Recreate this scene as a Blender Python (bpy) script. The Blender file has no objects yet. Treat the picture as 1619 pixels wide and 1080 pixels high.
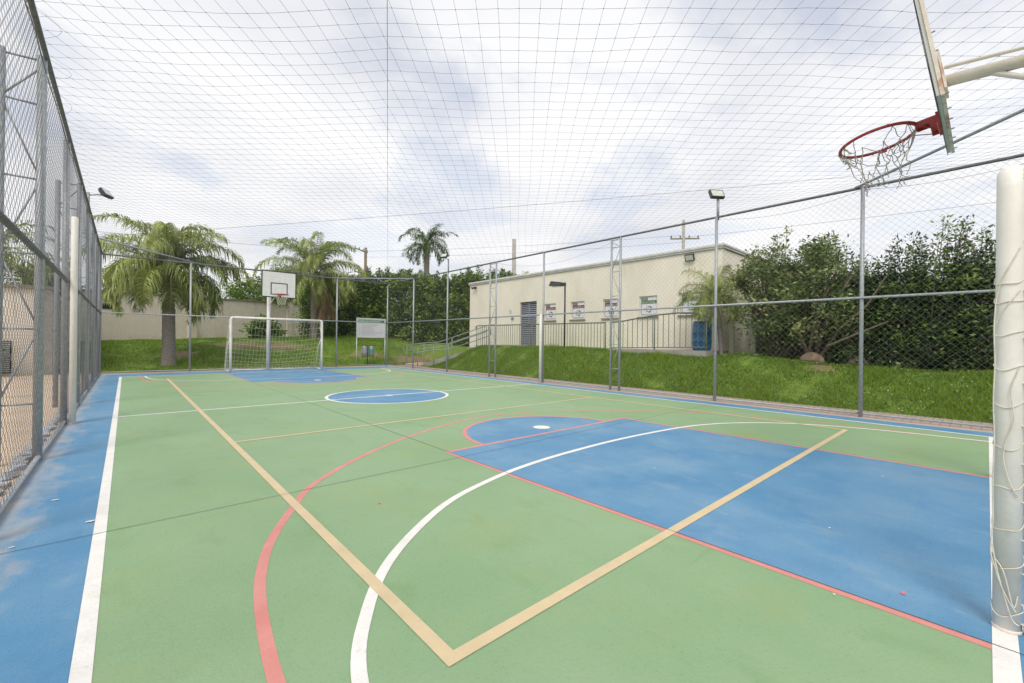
import bpy, bmesh, math, random
import numpy as np
from mathutils import Vector, Matrix, noise
R = math.radians
PI = math.pi
scene = bpy.context.scene
COL = scene.collection

# ------------------------------------------------------------------ camera
cd = bpy.data.cameras.new('camera'); cam = bpy.data.objects.new('camera', cd); COL.objects.link(cam)
yaw, pitch, roll = -0.733698, 0.001251, 0.012082
F = Vector((math.sin(-yaw)*math.cos(pitch), math.cos(yaw)*math.cos(pitch), math.sin(pitch)))
Rv = Vector((math.cos(yaw), math.sin(yaw), 0)); U = Rv.cross(F)
R2 = Rv*math.cos(roll)+U*math.sin(roll); U2 = U*math.cos(roll)-Rv*math.sin(roll)
m = Matrix((R2, U2, -F)).transposed().to_4x4(); m.translation = Vector((0.1063, 0.0640, 1.2))
cam.matrix_world = m
cd.sensor_width = 36; cd.lens = 36*677.45/1619; cd.clip_start = .05; cd.clip_end = 2000
scene.camera = cam

# ------------------------------------------------------------------ sky and sun
SKX, SKY = -4.0, 7.0
SUN_EL, SUN_AZ = R(52), R(232)     # azimuth from +Y clockwise: the light comes from behind the camera, left
world = bpy.data.worlds.new('World'); scene.world = world; world.use_nodes = True
nt = world.node_tree; nt.nodes.clear(); N = nt.nodes.new; L = nt.links.new
out = N('ShaderNodeOutputWorld'); bg1 = N('ShaderNodeBackground'); bg2 = N('ShaderNodeBackground'); mix = N('ShaderNodeMixShader')
sky = N('ShaderNodeTexSky'); sky.sky_type = 'NISHITA'; sky.sun_disc = False
sky.sun_elevation = SUN_EL; sky.sun_rotation = SUN_AZ
bg1.inputs['Strength'].default_value = .15
L(sky.outputs[0], bg1.inputs['Color'])
tc = N('ShaderNodeTexCoord'); sep = N('ShaderNodeSeparateXYZ'); L(tc.outputs['Generated'], sep.inputs[0])
def M(op, a, b=None, c=None, clamp=False):
    n = N('ShaderNodeMath'); n.operation = op; n.use_clamp = clamp
    for i, v in enumerate((a, b, c)):
        if v is None: continue
        if isinstance(v, (int, float)): n.inputs[i].default_value = v
        else: L(v, n.inputs[i])
    return n.outputs[0]
zz = M('ADD', M('MAXIMUM', sep.outputs['Z'], 0.0), .16)
cmb = N('ShaderNodeCombineXYZ'); L(M('DIVIDE', sep.outputs['X'], zz), cmb.inputs[0]); L(M('DIVIDE', sep.outputs['Y'], zz), cmb.inputs[1])
n1 = N('ShaderNodeTexNoise'); n1.inputs['Scale'].default_value = 1.5; n1.inputs['Detail'].default_value = 7; n1.inputs['Roughness'].default_value = .55; n1.inputs['Distortion'].default_value = .3
mp = N('ShaderNodeMapping'); mp.inputs['Location'].default_value = (SKX, SKY, 0); L(cmb.outputs[0], mp.inputs[0]); L(mp.outputs[0], n1.inputs['Vector'])
cr = N('ShaderNodeValToRGB'); cr.color_ramp.elements[0].position = .37; cr.color_ramp.elements[1].position = .50
cr.color_ramp.elements[0].color = (.62, .62, .62, 1)
L(n1.outputs[0], cr.inputs[0])
hz = M('SUBTRACT', 1.0, M('MULTIPLY', sep.outputs['Z'], 1.9), clamp=True)
fac = M('MAXIMUM', cr.outputs[0], M('POWER', hz, .35), clamp=True)
n2 = N('ShaderNodeTexNoise'); n2.inputs['Scale'].default_value = 1.3; n2.inputs['Detail'].default_value = 6; n2.inputs['Roughness'].default_value = .45
mp2 = N('ShaderNodeMapping'); mp2.inputs['Location'].default_value = (-2.3, 5.2, 0); L(cmb.outputs[0], mp2.inputs[0]); L(mp2.outputs[0], n2.inputs['Vector'])
cr2 = N('ShaderNodeValToRGB'); e = cr2.color_ramp.elements
e[0].position = .34; e[0].color = (.70, .705, .74, 1); e[1].position = .60; e[1].color = (.84, .84, .85, 1)
L(n2.outputs[0], cr2.inputs[0]); L(cr2.outputs[0], bg2.inputs['Color']); bg2.inputs['Strength'].default_value = 1.0
L(fac, mix.inputs[0]); L(bg1.outputs[0], mix.inputs[1]); L(bg2.outputs[0], mix.inputs[2]); L(mix.outputs[0], out.inputs[0])

sl = bpy.data.lights.new('sun', 'SUN'); sl.energy = 1.8; sl.angle = R(25); sl.color = (1, .95, .88)
so = bpy.data.objects.new('sun', sl); COL.objects.link(so)
sd = Vector((math.sin(SUN_AZ)*math.cos(SUN_EL), math.cos(SUN_AZ)*math.cos(SUN_EL), math.sin(SUN_EL)))
so.rotation_euler = sd.to_track_quat('Z', 'Y').to_euler()
scene.view_settings.view_transform = 'Standard'; scene.view_settings.look = 'None'
scene.view_settings.exposure = 0.29; scene.view_settings.gamma = 1

# ------------------------------------------------------------------ materials
def mat(name, col, rough=.7, col2=None, scale=8, thr=(.35, .65), metal=0, bump=0, bscale=60, spec=.5, attr=False, trans=0, detail=5, obj=True, stretch=None):
    m = bpy.data.materials.new(name); m.use_nodes = True; t = m.node_tree; b = t.nodes['Principled BSDF']
    b.inputs['Base Color'].default_value = (*col, 1); b.inputs['Roughness'].default_value = rough; b.inputs['Metallic'].default_value = metal
    b.inputs['Specular IOR Level'].default_value = spec
    tcn = t.nodes.new('ShaderNodeTexCoord'); src = tcn.outputs['Object']
    if stretch:
        mpn = t.nodes.new('ShaderNodeMapping'); mpn.inputs['Scale'].default_value = stretch; t.links.new(src, mpn.inputs[0]); src = mpn.outputs[0]
    if col2:
        r = t.nodes.new('ShaderNodeValToRGB'); r.color_ramp.elements[0].color = (*col, 1); r.color_ramp.elements[1].color = (*col2, 1)
        r.color_ramp.elements[0].position, r.color_ramp.elements[1].position = thr
        if attr:
            a = t.nodes.new('ShaderNodeAttribute'); a.attribute_name = 'rnd'; t.links.new(a.outputs['Fac'], r.inputs[0])
        else:
            n = t.nodes.new('ShaderNodeTexNoise'); n.inputs['Scale'].default_value = scale; n.inputs['Detail'].default_value = detail
            n.inputs['Roughness'].default_value = .6; t.links.new(src, n.inputs['Vector']); t.links.new(n.outputs[0], r.inputs[0])
        t.links.new(r.outputs[0], b.inputs['Base Color'])
    if trans:
        b.inputs['Subsurface Weight'].default_value = 0
        tr = t.nodes.new('ShaderNodeBsdfTranslucent'); ms = t.nodes.new('ShaderNodeMixShader'); ms.inputs[0].default_value = trans
        if col2: t.links.new(r.outputs[0], tr.inputs[0])
        else: tr.inputs[0].default_value = (*col, 1)
        o = t.nodes['Material Output']; t.links.new(b.outputs[0], ms.inputs[1]); t.links.new(tr.outputs[0], ms.inputs[2]); t.links.new(ms.outputs[0], o.inputs[0])
    if bump:
        n = t.nodes.new('ShaderNodeTexNoise'); n.inputs['Scale'].default_value = bscale; n.inputs['Detail'].default_value = 6; t.links.new(src, n.inputs['Vector'])
        bp = t.nodes.new('ShaderNodeBump'); bp.inputs['Strength'].default_value = bump; bp.inputs['Distance'].default_value = .01
        t.links.new(n.outputs[0], bp.inputs['Height']); t.links.new(bp.outputs[0], b.inputs['Normal'])
    return m

def layered(m, layers):
    """mix extra colours into a material's base colour by world-scale noise: (colour, scale, lo, hi, strength, stretch)"""
    t = m.node_tree; b = t.nodes['Principled BSDF']; tcn = t.nodes.new('ShaderNodeTexCoord')
    for col, sc, lo, hi, st, stretch in layers:
        cur = b.inputs['Base Color']
        mx = t.nodes.new('ShaderNodeMix'); mx.data_type = 'RGBA'
        if cur.is_linked: t.links.new(cur.links[0].from_socket, mx.inputs[6])
        else: mx.inputs[6].default_value = cur.default_value
        mx.inputs[7].default_value = (*col, 1)
        mpn = t.nodes.new('ShaderNodeMapping'); mpn.inputs['Scale'].default_value = stretch; mpn.inputs['Location'].default_value = (sc*1.3, sc*.7, 0)
        t.links.new(tcn.outputs['Object'], mpn.inputs[0])
        n = t.nodes.new('ShaderNodeTexNoise'); n.inputs['Scale'].default_value = sc; n.inputs['Detail'].default_value = 8; n.inputs['Roughness'].default_value = .62
        t.links.new(mpn.outputs[0], n.inputs['Vector'])
        mr = t.nodes.new('ShaderNodeMapRange'); mr.inputs[1].default_value = lo; mr.inputs[2].default_value = hi; mr.inputs[4].default_value = st
        t.links.new(n.outputs[0], mr.inputs[0]); t.links.new(mr.outputs[0], mx.inputs[0]); t.links.new(mx.outputs[2], b.inputs['Base Color'])
    return m

def edge_wear(m, col, x_in, x_out, sc=3.0):
    """paint worn off towards the slab's edge along x (real wear where the water stands)"""
    t = m.node_tree; b = t.nodes['Principled BSDF']; tcn = t.nodes.new('ShaderNodeTexCoord'); sp = t.nodes.new('ShaderNodeSeparateXYZ')
    t.links.new(tcn.outputs['Object'], sp.inputs[0])
    mr = t.nodes.new('ShaderNodeMapRange'); mr.inputs[1].default_value = x_in; mr.inputs[2].default_value = x_out; t.links.new(sp.outputs[0], mr.inputs[0])
    n = t.nodes.new('ShaderNodeTexNoise'); n.inputs['Scale'].default_value = sc; n.inputs['Detail'].default_value = 7; n.inputs['Roughness'].default_value = .65
    mpn = t.nodes.new('ShaderNodeMapping'); mpn.inputs['Scale'].default_value = (1.6, .8, 1); t.links.new(tcn.outputs['Object'], mpn.inputs[0]); t.links.new(mpn.outputs[0], n.inputs['Vector'])
    a = t.nodes.new('ShaderNodeMath'); a.operation = 'ADD'; t.links.new(mr.outputs[0], a.inputs[0]); t.links.new(n.outputs[0], a.inputs[1])
    r2 = t.nodes.new('ShaderNodeMapRange'); r2.inputs[1].default_value = 1.05; r2.inputs[2].default_value = 1.45; r2.inputs[4].default_value = .8; t.links.new(a.outputs[0], r2.inputs[0])
    mx = t.nodes.new('ShaderNodeMix'); mx.data_type = 'RGBA'; cur = b.inputs['Base Color']
    t.links.new(cur.links[0].from_socket, mx.inputs[6]); mx.inputs[7].default_value = (*col, 1)
    t.links.new(r2.outputs[0], mx.inputs[0]); t.links.new(mx.outputs[2], b.inputs['Base Color'])

MT = {}
MT['green'] = layered(mat('green_court_paint', (.225, .355, .185), .55, (.262, .390, .220), .9, bump=.3, bscale=90, spec=.35),
    [((.09, .15, .08), 3.1, .67, .74, .6, (1, .05, 1)), ((.10, .17, .09), 2.3, .68, .75, .6, (.05, 1.1, 1)), ((.14, .27, .11), 55, .56, .68, .45, (1, 1, 1)), ((.36, .44, .30), 38, .64, .72, .4, (1, 1, 1)), ((.15, .27, .10), 3.6, .55, .70, .35, (1, .5, 1)), ((.28, .40, .25), .55, .42, .75, .55, (1, 1, 1)), ((.21, .335, .15), 1.6, .55, .8, .35, (1.5, .5, 1)), ((.29, .36, .14), 1.1, .52, .7, .5, (1, 1, 1)), ((.12, .2, .1), 26, .66, .74, .5, (1, 1, 1))])
MT['blue'] = layered(mat('blue_court_paint', (.075, .230, .405), .50, (.115, .275, .44), 1.2, bump=.3, bscale=90, spec=.35),
    [((.20, .34, .47), .8, .46, .68, .75, (1, .7, 1)), ((.065, .21, .42), 2.1, .55, .75, .5, (.6, 1.6, 1)), ((.40, .46, .52), 9, .64, .78, .4, (1, .4, 1)), ((.48, .53, .57), 40, .70, .76, .5, (1, 1, 1)), ((.04, .11, .22), 3.3, .66, .74, .6, (1, .06, 1)), ((.045, .16, .32), 50, .56, .68, .45, (1, 1, 1)), ((.22, .34, .45), 5.5, .54, .70, .45, (1, .5, 1))])
MT['bluekey'] = MT['blue'].copy(); MT['bluekey'].name = 'blue_key_paint'
edge_wear(MT['blue'], (.50, .44, .38), .1, -.62)
MT['white'] = layered(mat('white_line_paint', (.82, .80, .76), .55, (.74, .72, .68), 7, bump=.3, bscale=80), [((.42, .44, .38), 22, .60, .72, .45, (1, 1, 1)), ((.5, .5, .44), 2.2, .58, .75, .4, (1, 1, 1))])
MT['yellow'] = layered(mat('yellow_line_paint', (.66, .525, .315), .55, (.60, .48, .29), 5, bump=.2, bscale=80), [((.45, .42, .27), 20, .58, .72, .45, (1, 1, 1)), ((.5, .42, .26), 2, .55, .7, .4, (1, 1, 1))])
MT['red'] = layered(mat('red_line_paint', (.66, .27, .23), .5, (.60, .22, .19), 6, bump=.2, bscale=80), [((.6, .35, .3), 12, .55, .8, .5, (1, 1, 1))])
MT['joint'] = mat('dark_joint', (.015, .035, .03), .8, (.03, .06, .045), 12)
MT['edge'] = mat('pinkish_concrete', (.52, .40, .32), .85, (.42, .33, .28), 6, bump=.4)
MT['concrete'] = mat('grey_concrete', (.42, .39, .34), .85, (.28, .27, .25), 3, bump=.5)
MT['galv'] = mat('galvanised_steel', (.27, .29, .31), .45, (.42, .44, .46), 30, (.35, .7), metal=.2, bump=.15, bscale=120)
MT['wire'] = mat('chain_link_wire', (.13, .13, .15), .5, (.20, .20, .22), 40, metal=.2)
MT['wire2'] = mat('bright_chain_link_wire', (.22, .215, .21), .45, (.32, .31, .30), 40, metal=.2)
MT['railsteel'] = mat('dull_rail_steel', (.10, .10, .115), .5, (.17, .17, .185), 30)
MT['rope'] = mat('dark_net_twine', (.13, .135, .19), .8)
MT['cable'] = mat('steel_cable', (.10, .12, .16), .5, metal=.5)
MT['whitesteel'] = layered(mat('white_painted_steel', (.80, .765, .715), .5, (.70, .665, .61), 4, bump=.15, bscale=40, spec=.5), [((.45, .36, .26), 9, .62, .78, .55, (1, 1, .5))])
MT['rustysteel'] = layered(mat('rusty_white_steel', (.70, .68, .62), .6, (.60, .57, .50), 5, bump=.2, bscale=40), [((.50, .36, .18), 6, .48, .68, .7, (1, .4, 1)), ((.30, .13, .05), 11, .62, .74, .8, (1, 1, 1))])
MT['twine'] = mat('white_net_twine', (.62, .58, .47), .85, (.75, .72, .62), 30)
MT['oldtwine'] = mat('worn_grey_twine', (.36, .31, .29), .9, (.60, .55, .46), 25)
MT['board'] = mat('white_backboard_paint', (.74, .74, .71), .45, (.66, .65, .62), 6, bump=.1)
MT['boardrim'] = layered(mat('weathered_board_edge', (.80, .72, .65), .8, (.68, .60, .52), 9), [((.42, .15, .04), 5, .52, .66, .9, (1, 1, 1))])
MT['black'] = mat('black_paint', (.03, .032, .035), .5)
MT['rimred'] = mat('red_rim_paint', (.42, .045, .04), .42, (.30, .03, .03), 12, bump=.1)
MT['bwall'] = layered(mat('cream_stucco', (.82, .765, .65), .9, (.79, .73, .61), 2.5, bump=.5, bscale=90), [((.50, .47, .36), .8, .5, .75, .45, (1, 1, .4)), ((.45, .36, .25), 2.2, .62, .8, .4, (1.5, 1.5, .2))])
MT['pwall'] = layered(mat('pinkish_render', (.78, .69, .60), .9, (.72, .63, .54), 3, bump=.5, bscale=60), [((.36, .30, .24), 1.6, .6, .78, .6, (3, 3, .25)), ((.45, .31, .2), .9, .58, .75, .35, (1, 1, 1))])
MT['coping'] = mat('stained_coping', (.30, .26, .19), .9, (.17, .16, .11), 5, bump=.4)
MT['roofmetal'] = mat('pale_flashing', (.68, .67, .62), .6, (.58, .57, .52), 4)
MT['shutter'] = mat('grey_louvre', (.27, .285, .34), .5, (.33, .345, .40), 6, metal=.3)
MT['dark'] = mat('painted_recess_shade', (.02, .02, .022), .8)  # near-black colour stands in for the shade inside door and vents
MT['frame'] = mat('white_window_frame', (.68, .68, .66), .4)
MT['glass'] = mat('window_pane', (.30, .32, .34), .15, spec=.8)
MT['paper'] = mat('poster_paper', (.72, .70, .75), .5)
MT['brown'] = mat('poster_brown', (.11, .03, .022), .5)
MT['pgreen'] = mat('poster_green', (.03, .17, .07), .5)
MT['pink'] = mat('poster_letters', (.50, .42, .38), .5)
MT['railgreen'] = mat('grey_green_rail_paint', (.10, .13, .10), .5, (.15, .18, .14), 10)
MT['handrail'] = mat('pale_green_handrail', (.30, .34, .30), .5, (.23, .27, .23), 10)
MT['barrel'] = mat('blue_plastic', (.02, .13, .27), .35, (.015, .09, .2), 4)
MT['lampblack'] = mat('black_lamp_metal', (.035, .035, .04), .4)
MT['lamplens'] = mat('lamp_lens', (.55, .58, .50), .15, spec=.8)
MT['signframe'] = mat('sign_frame', (.52, .60, .55), .4)
MT['signface'] = mat('sign_face', (.62, .62, .66), .35)
MT['signgreen'] = mat('sign_header', (.06, .22, .15), .4)
MT['signtext'] = mat('sign_text', (.32, .33, .36), .5)
MT['binmetal'] = mat('bin_steel', (.52, .55, .54), .3, (.35, .38, .38), 9, metal=.7)
MT['binband'] = mat('bin_sticker', (.04, .35, .33), .4)
MT['wood'] = mat('pole_wood', (.28, .23, .16), .85, (.18, .15, .11), 6, stretch=(1, 1, .1))
MT['poleconc'] = mat('pole_concrete', (.42, .39, .33), .85, (.33, .31, .26), 5)
MT['bark'] = mat('bark', (.13, .10, .075), .9, (.22, .18, .14), 14, bump=.6, bscale=25)
MT['palmbark'] = mat('palm_bark', (.21, .175, .16), .9, (.30, .26, .245), 7, bump=.6, bscale=30, stretch=(1, 1, 5))
MT['palmboot'] = mat('palm_leaf_bases', (.20, .13, .07), .9, (.10, .07, .045), 12, bump=.6, bscale=20)
MT['palmleaf'] = mat('palm_leaflets', (.10, .15, .03), .5, (.50, .55, .17), 1, (0, 1), attr=True, trans=.25)
MT['palmleaf2'] = mat('far_palm_leaflets', (.05, .10, .04), .5, (.15, .22, .08), 1, (0, 1), attr=True, trans=.2)
MT['deadleaf'] = mat('dead_fronds', (.30, .19, .10), .8, (.42, .30, .18), 1, (0, 1), attr=True, trans=.2)
MT['hedge'] = mat('hedge_leaves', (.035, .085, .018), .55, (.34, .46, .08), 1, (.15, 1), attr=True, trans=.2)
MT['shrub'] = mat('shrub_leaves', (.06, .11, .028), .5, (.42, .47, .17), 1, (.1, 1), attr=True, trans=.25)
MT['conifer'] = mat('dark_shrub_leaves', (.010, .032, .008), .6, (.21, .32, .06), 1, (.25, 1), attr=True, trans=.1)  # near-black low end puts the bush interior's shade into the leaf colour
MT['lime'] = mat('bright_tree_leaves', (.09, .17, .02), .5, (.25, .36, .05), 1, (.1, 1), attr=True, trans=.3)
MT['rust'] = mat('russet_leaves', (.22, .12, .06), .6, (.36, .22, .13), 1, (.1, 1), attr=True, trans=.25)
MT['petal'] = mat('pale_petal', (.70, .64, .58), .6)
MT['pinkpetal'] = mat('pink_petal', (.65, .16, .22), .6)
MT['blade'] = mat('grass_blades', (.055, .14, .006), .55, (.33, .47, .03), 1, (0, 1), attr=True, trans=.3)
MT['rock'] = mat('tan_rock', (.27, .20, .13), .9, (.19, .14, .10), 4, bump=.8, bscale=15)
MT['darkwall'] = mat('dark_grey_wall', (.15, .14, .14), .9, (.10, .095, .09), 3)  # plain dark grey, shared by wall, shed, chimney and far house
MT['sheetroof'] = mat('pale_roof_sheet', (.62, .62, .62), .5, (.45, .45, .45), 4)
MT['terracotta'] = mat('clay_roof_tiles', (.34, .17, .10), .8, (.25, .12, .08), 12)

# ground: grass soil with bare patches
def ground_mat():
    m = mat('lawn', (.09, .17, .012), .9, (.17, .25, .025), 2.2, (.3, .7), bump=.8, bscale=35)
    layered(m, [((.20, .27, .035), .35, .5, .7, .5, (1, 1, 1)), ((.16, .115, .05), .32, .60, .72, .75, (1, 1.4, 1)), ((.035, .08, .008), 7, .5, .75, .6, (1, 1, 1))])
    return m
MT['lawn'] = ground_mat()
def paver_mat():
    m = bpy.data.materials.new('sidewalk_pavers'); m.use_nodes = True; t = m.node_tree; b = t.nodes['Principled BSDF']; b.inputs['Roughness'].default_value = .9
    tcn = t.nodes.new('ShaderNodeTexCoord'); br = t.nodes.new('ShaderNodeTexBrick'); t.links.new(tcn.outputs['Object'], br.inputs['Vector'])
    br.inputs['Scale'].default_value = 1; br.inputs['Brick Width'].default_value = .22; br.inputs['Row Height'].default_value = .11; br.inputs['Mortar Size'].default_value = .008
    br.inputs['Color1'].default_value = (.44, .34, .27, 1); br.inputs['Color2'].default_value = (.36, .30, .26, 1); br.inputs['Mortar'].default_value = (.27, .21, .17, 1)
    t.links.new(br.outputs[0], b.inputs['Base Color'])
    layered(m, [((.25, .2, .17), 3, .55, .75, .5, (1, 1, 1))]); return m
MT['paver'] = paver_mat()
def sand_mat():
    m = mat('sandy_yard', (.62, .49, .36), .95, (.52, .40, .28), 1.5, bump=.6, bscale=45)
    layered(m, [((.14, .20, .04), .5, .64, .70, .85, (1, 1, 1)), ((.28, .22, .17), 12, .6, .75, .6, (1, 1, 1))]); return m
MT['sand'] = sand_mat()

# ------------------------------------------------------------------ object helpers
def tag(o, label=None, cat=None, group=None, kind=None):
    if label: o['label'] = label
    if cat: o['category'] = cat
    if group: o['group'] = group
    if kind: o['kind'] = kind
    return o
def thing(name, label, cat, loc=(0, 0, 0), rz=0, group=None):
    o = bpy.data.objects.new(name, None); COL.objects.link(o); o.empty_display_size = .2
    o.location = loc; o.rotation_euler = (0, 0, rz); return tag(o, label, cat, group)
class MB:
    def __init__(s): s.v = []; s.f = []; s.r = []
    def add(s, vs, fs):
        n = len(s.v); s.v += [tuple(v) for v in vs]; s.f += [tuple(i+n for i in f) for f in fs]
    def box(s, a, b, rot=None):
        x0, y0, z0 = a; x1, y1, z1 = b
        vs = [Vector(p) for p in ((x0,y0,z0),(x1,y0,z0),(x1,y1,z0),(x0,y1,z0),(x0,y0,z1),(x1,y0,z1),(x1,y1,z1),(x0,y1,z1))]
        if rot is not None: vs = [rot @ v for v in vs]
        s.add(vs, [(0,3,2,1),(4,5,6,7),(0,1,5,4),(1,2,6,5),(2,3,7,6),(3,0,4,7)])
    def tube(s, pts, r, n=8, caps=True):
        pts = [Vector(p) for p in pts]; rs = r if isinstance(r, (list, tuple)) else [r]*len(pts)
        base = len(s.v); up = None
        for i, p in enumerate(pts):
            d = (pts[min(i+1, len(pts)-1)]-pts[max(i-1, 0)])
            if d.length < 1e-9: d = Vector((0, 0, 1))
            d.normalize()
            if up is None: up = Vector((0, 0, 1)) if abs(d.z) < .9 else Vector((1, 0, 0))
            a = d.cross(up)
            if a.length < 1e-4: a = d.cross(Vector((0, 1, 0)))
            a.normalize(); b = a.cross(d).normalized(); up = b
            for k in range(n):
                t = 2*PI*k/n; s.v.append(tuple(p+(a*math.cos(t)+b*math.sin(t))*rs[i]))
        for i in range(len(pts)-1):
            for k in range(n):
                k2 = (k+1) % n; s.f.append((base+i*n+k, base+i*n+k2, base+(i+1)*n+k2, base+(i+1)*n+k))
        if caps:
            s.f.append(tuple(base+k for k in range(n-1, -1, -1))); s.f.append(tuple(base+(len(pts)-1)*n+k for k in range(n)))
    def poly(s, pts, z, ):
        s.add([(x, y, z) for x, y in pts], [tuple(range(len(pts)))])
    def build(s, name, mt, parent=None, smooth=False, loc=None):
        me = bpy.data.meshes.new(name); me.from_pydata(s.v, [], s.f); me.materials.append(MT[mt] if isinstance(mt, str) else mt)
        if smooth:
            me.polygons.foreach_set('use_smooth', [len(f) <= 4 for f in s.f])
        me.update(); o = bpy.data.objects.new(name, me); COL.objects.link(o)
        if parent: o.parent = parent
        if loc: o.location = loc
        return o
def smooth_tube(name, pts, r, mt, parent=None, n=10):
    b = MB(); b.tube(pts, r, n); return b.build(name, mt, parent, True)
def np_mesh(name, verts, faces, mt, parent=None, rnd=None, smooth=False):
    """verts (N,3), faces (M,k) of equal size"""
    me = bpy.data.meshes.new(name); nv = len(verts); nf, k = faces.shape
    me.vertices.add(nv); me.vertices.foreach_set('co', np.asarray(verts, np.float32).ravel())
    me.loops.add(nf*k); me.loops.foreach_set('vertex_index', np.asarray(faces, np.int32).ravel())
    me.polygons.add(nf); me.polygons.foreach_set('loop_start', np.arange(0, nf*k, k, dtype=np.int32))
    me.polygons.foreach_set('loop_total', np.full(nf, k, np.int32))
    if smooth: me.polygons.foreach_set('use_smooth', np.ones(nf, bool))
    if rnd is not None:
        a = me.attributes.new('rnd', 'FLOAT', 'FACE'); a.data.foreach_set('value', np.asarray(rnd, np.float32))
    me.materials.append(MT[mt]); me.update(calc_edges=True)
    o = bpy.data.objects.new(name, me); COL.objects.link(o)
    if parent: o.parent = parent
    return o
def np_tubes(paths, r, n=3):
    """many polylines of equal node count: paths (P,K,3) -> verts, faces"""
    P, K, _ = paths.shape
    d = np.empty_like(paths); d[:, 1:-1] = paths[:, 2:]-paths[:, :-2]; d[:, 0] = paths[:, 1]-paths[:, 0]; d[:, -1] = paths[:, -1]-paths[:, -2]
    d /= np.linalg.norm(d, axis=2, keepdims=True)+1e-12
    ref = np.where(np.abs(d[..., 2:3]) < .95, np.array([0, 0, 1.]), np.array([1., 0, 0]))
    a = np.cross(d, ref); a /= np.linalg.norm(a, axis=2, keepdims=True)+1e-12; b = np.cross(a, d)
    rr = np.asarray(r, float)
    if rr.ndim == 0: rr = np.full((P, K), float(rr))
    t = 2*np.pi*np.arange(n)/n
    v = paths[:, :, None, :]+rr[:, :, None, None]*(a[:, :, None, :]*np.cos(t)[None, None, :, None]+b[:, :, None, :]*np.sin(t)[None, None, :, None])
    idx = np.arange(P*K*n).reshape(P, K, n)
    i0 = idx[:, :-1]; i1 = idx[:, 1:]
    f = np.stack([i0, np.roll(i0, -1, 2), np.roll(i1, -1, 2), i1], -1).reshape(-1, 4)
    return v.reshape(-1, 3), f
def merge(parts):
    vs, fs, n = [], [], 0
    for v, f in parts: vs.append(v); fs.append(f+n); n += len(v)
    return np.concatenate(vs), np.concatenate(fs)
def text_mesh(name, s, size, mt, parent, loc, rot, width=None, bold=0):
    c = bpy.data.curves.new(name, 'FONT'); c.body = s; c.size = size; c.extrude = .0015; c.offset = bold
    o = bpy.data.objects.new(name, c); COL.objects.link(o); dg = bpy.context.evaluated_depsgraph_get()
    me = bpy.data.meshes.new_from_object(o.evaluated_get(dg)); bpy.data.objects.remove(o)
    o = bpy.data.objects.new(name, me); COL.objects.link(o); me.materials.clear(); me.materials.append(MT[mt])
    if width:
        xs = [v.co.x for v in me.vertices]; k = width/(max(xs)-min(xs)); x0 = min(xs)
        for v in me.vertices: v.co.x = (v.co.x-x0)*k
    o.parent = parent; o.location = loc; o.rotation_euler = rot; return o
def copy_tree(o, parent=None):
    c = o.copy(); COL.objects.link(c)
    if parent: c.parent = parent
    for ch in o.children: copy_tree(ch, c)
    return c
def sstep(a, b, x):
    t = np.clip((x-a)/(b-a), 0, 1); return t*t*(3-2*t)

# ------------------------------------------------------------------ terrain
SOIL = [(4.2, 25.0, 1.3, .8), (6.0, 24.4, 1.4, .9), (1.8, 23.6, .8, .5), (10.0, 22.8, 1.2, .7), (11.9, 21.6, 1.5, .9), (12.6, 20.3, .9, .7), (12.1, 2.6, .45, .35), (12.5, .4, .4, .5), (-.4, 26.8, .9, .6)]
def soil(x, y):
    x = np.asarray(x, float); y = np.asarray(y, float); v = np.zeros_like(x)
    wx = x+.25*np.sin(y*3.1)+.1*np.sin(y*8+x*5); wy = y+.2*np.sin(x*3.7)+.1*np.sin(x*9-y*4)
    for cx, cy, a, b_ in SOIL: v = np.maximum(v, 1-np.sqrt(((wx-cx)/a)**2+((wy-cy)/b_)**2))
    return np.clip(v*2.2, 0, 1)
def hgt(x, y):
    x = np.asarray(x, float); y = np.asarray(y, float)
    hr = .72+.30*sstep(2.6, 5.2, y)
    hr = hr*(1-sstep(14.8, 19.2, y)); hr = hr-.17*sstep(4.2, 5.4, y)*(1-sstep(7.6, 9.0, y))
    z2 = hr*sstep(10.3, 12.1, x)
    z1 = (1.02+.036*np.clip(x, -5, 14))*sstep(20.2, 27.0, y+.10*np.clip(x, -5, 20)*0)
    z3 = 1.02*sstep(16.5, 23, y)*sstep(12.8, 14, x)
    w = .05*np.sin(x*1.3+y*.7)*np.sin(y*.9-x*.4)
    z = np.maximum(np.maximum(z1, z2), z3)
    z = z+w*np.clip(z*3, 0, 1)
    flat = (x < 10.3) & (y < 20.0)
    return np.where(flat, -.03, z-.03*(1-np.clip(z*4, 0, 1)))
def grid(name, xs, ys, mt, fn, kind='structure'):
    X, Y = np.meshgrid(xs, ys); Z = fn(X, Y); v = np.stack([X, Y, Z], -1).reshape(-1, 3)
    nx = len(xs); ny = len(ys); i = np.arange(nx*ny).reshape(ny, nx)
    f = np.stack([i[:-1, :-1], i[:-1, 1:], i[1:, 1:], i[1:, :-1]], -1).reshape(-1, 4)
    return tag(np_mesh(name, v, f, mt, smooth=True), kind=kind)
xs = np.concatenate([[-600, -200, -80, -40, -20, -10], np.arange(-6, 10, 1.0), np.arange(10, 14.2, .15), np.arange(15, 40, 1.5), [50, 80, 160, 400, 800]])
ys = np.concatenate([[-500, -150, -50, -20, -10], np.arange(-5, 19, .4), np.arange(19, 29, .25), np.arange(30, 60, 2), [80, 120, 250, 500, 900]])
go = grid('ground', xs, ys, 'lawn', hgt)
Xg, Yg = np.meshgrid(xs, ys); at_ = go.data.attributes.new('soil', 'FLOAT', 'POINT'); at_.data.foreach_set('value', soil(Xg, Yg).ravel().astype(np.float32))
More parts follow.
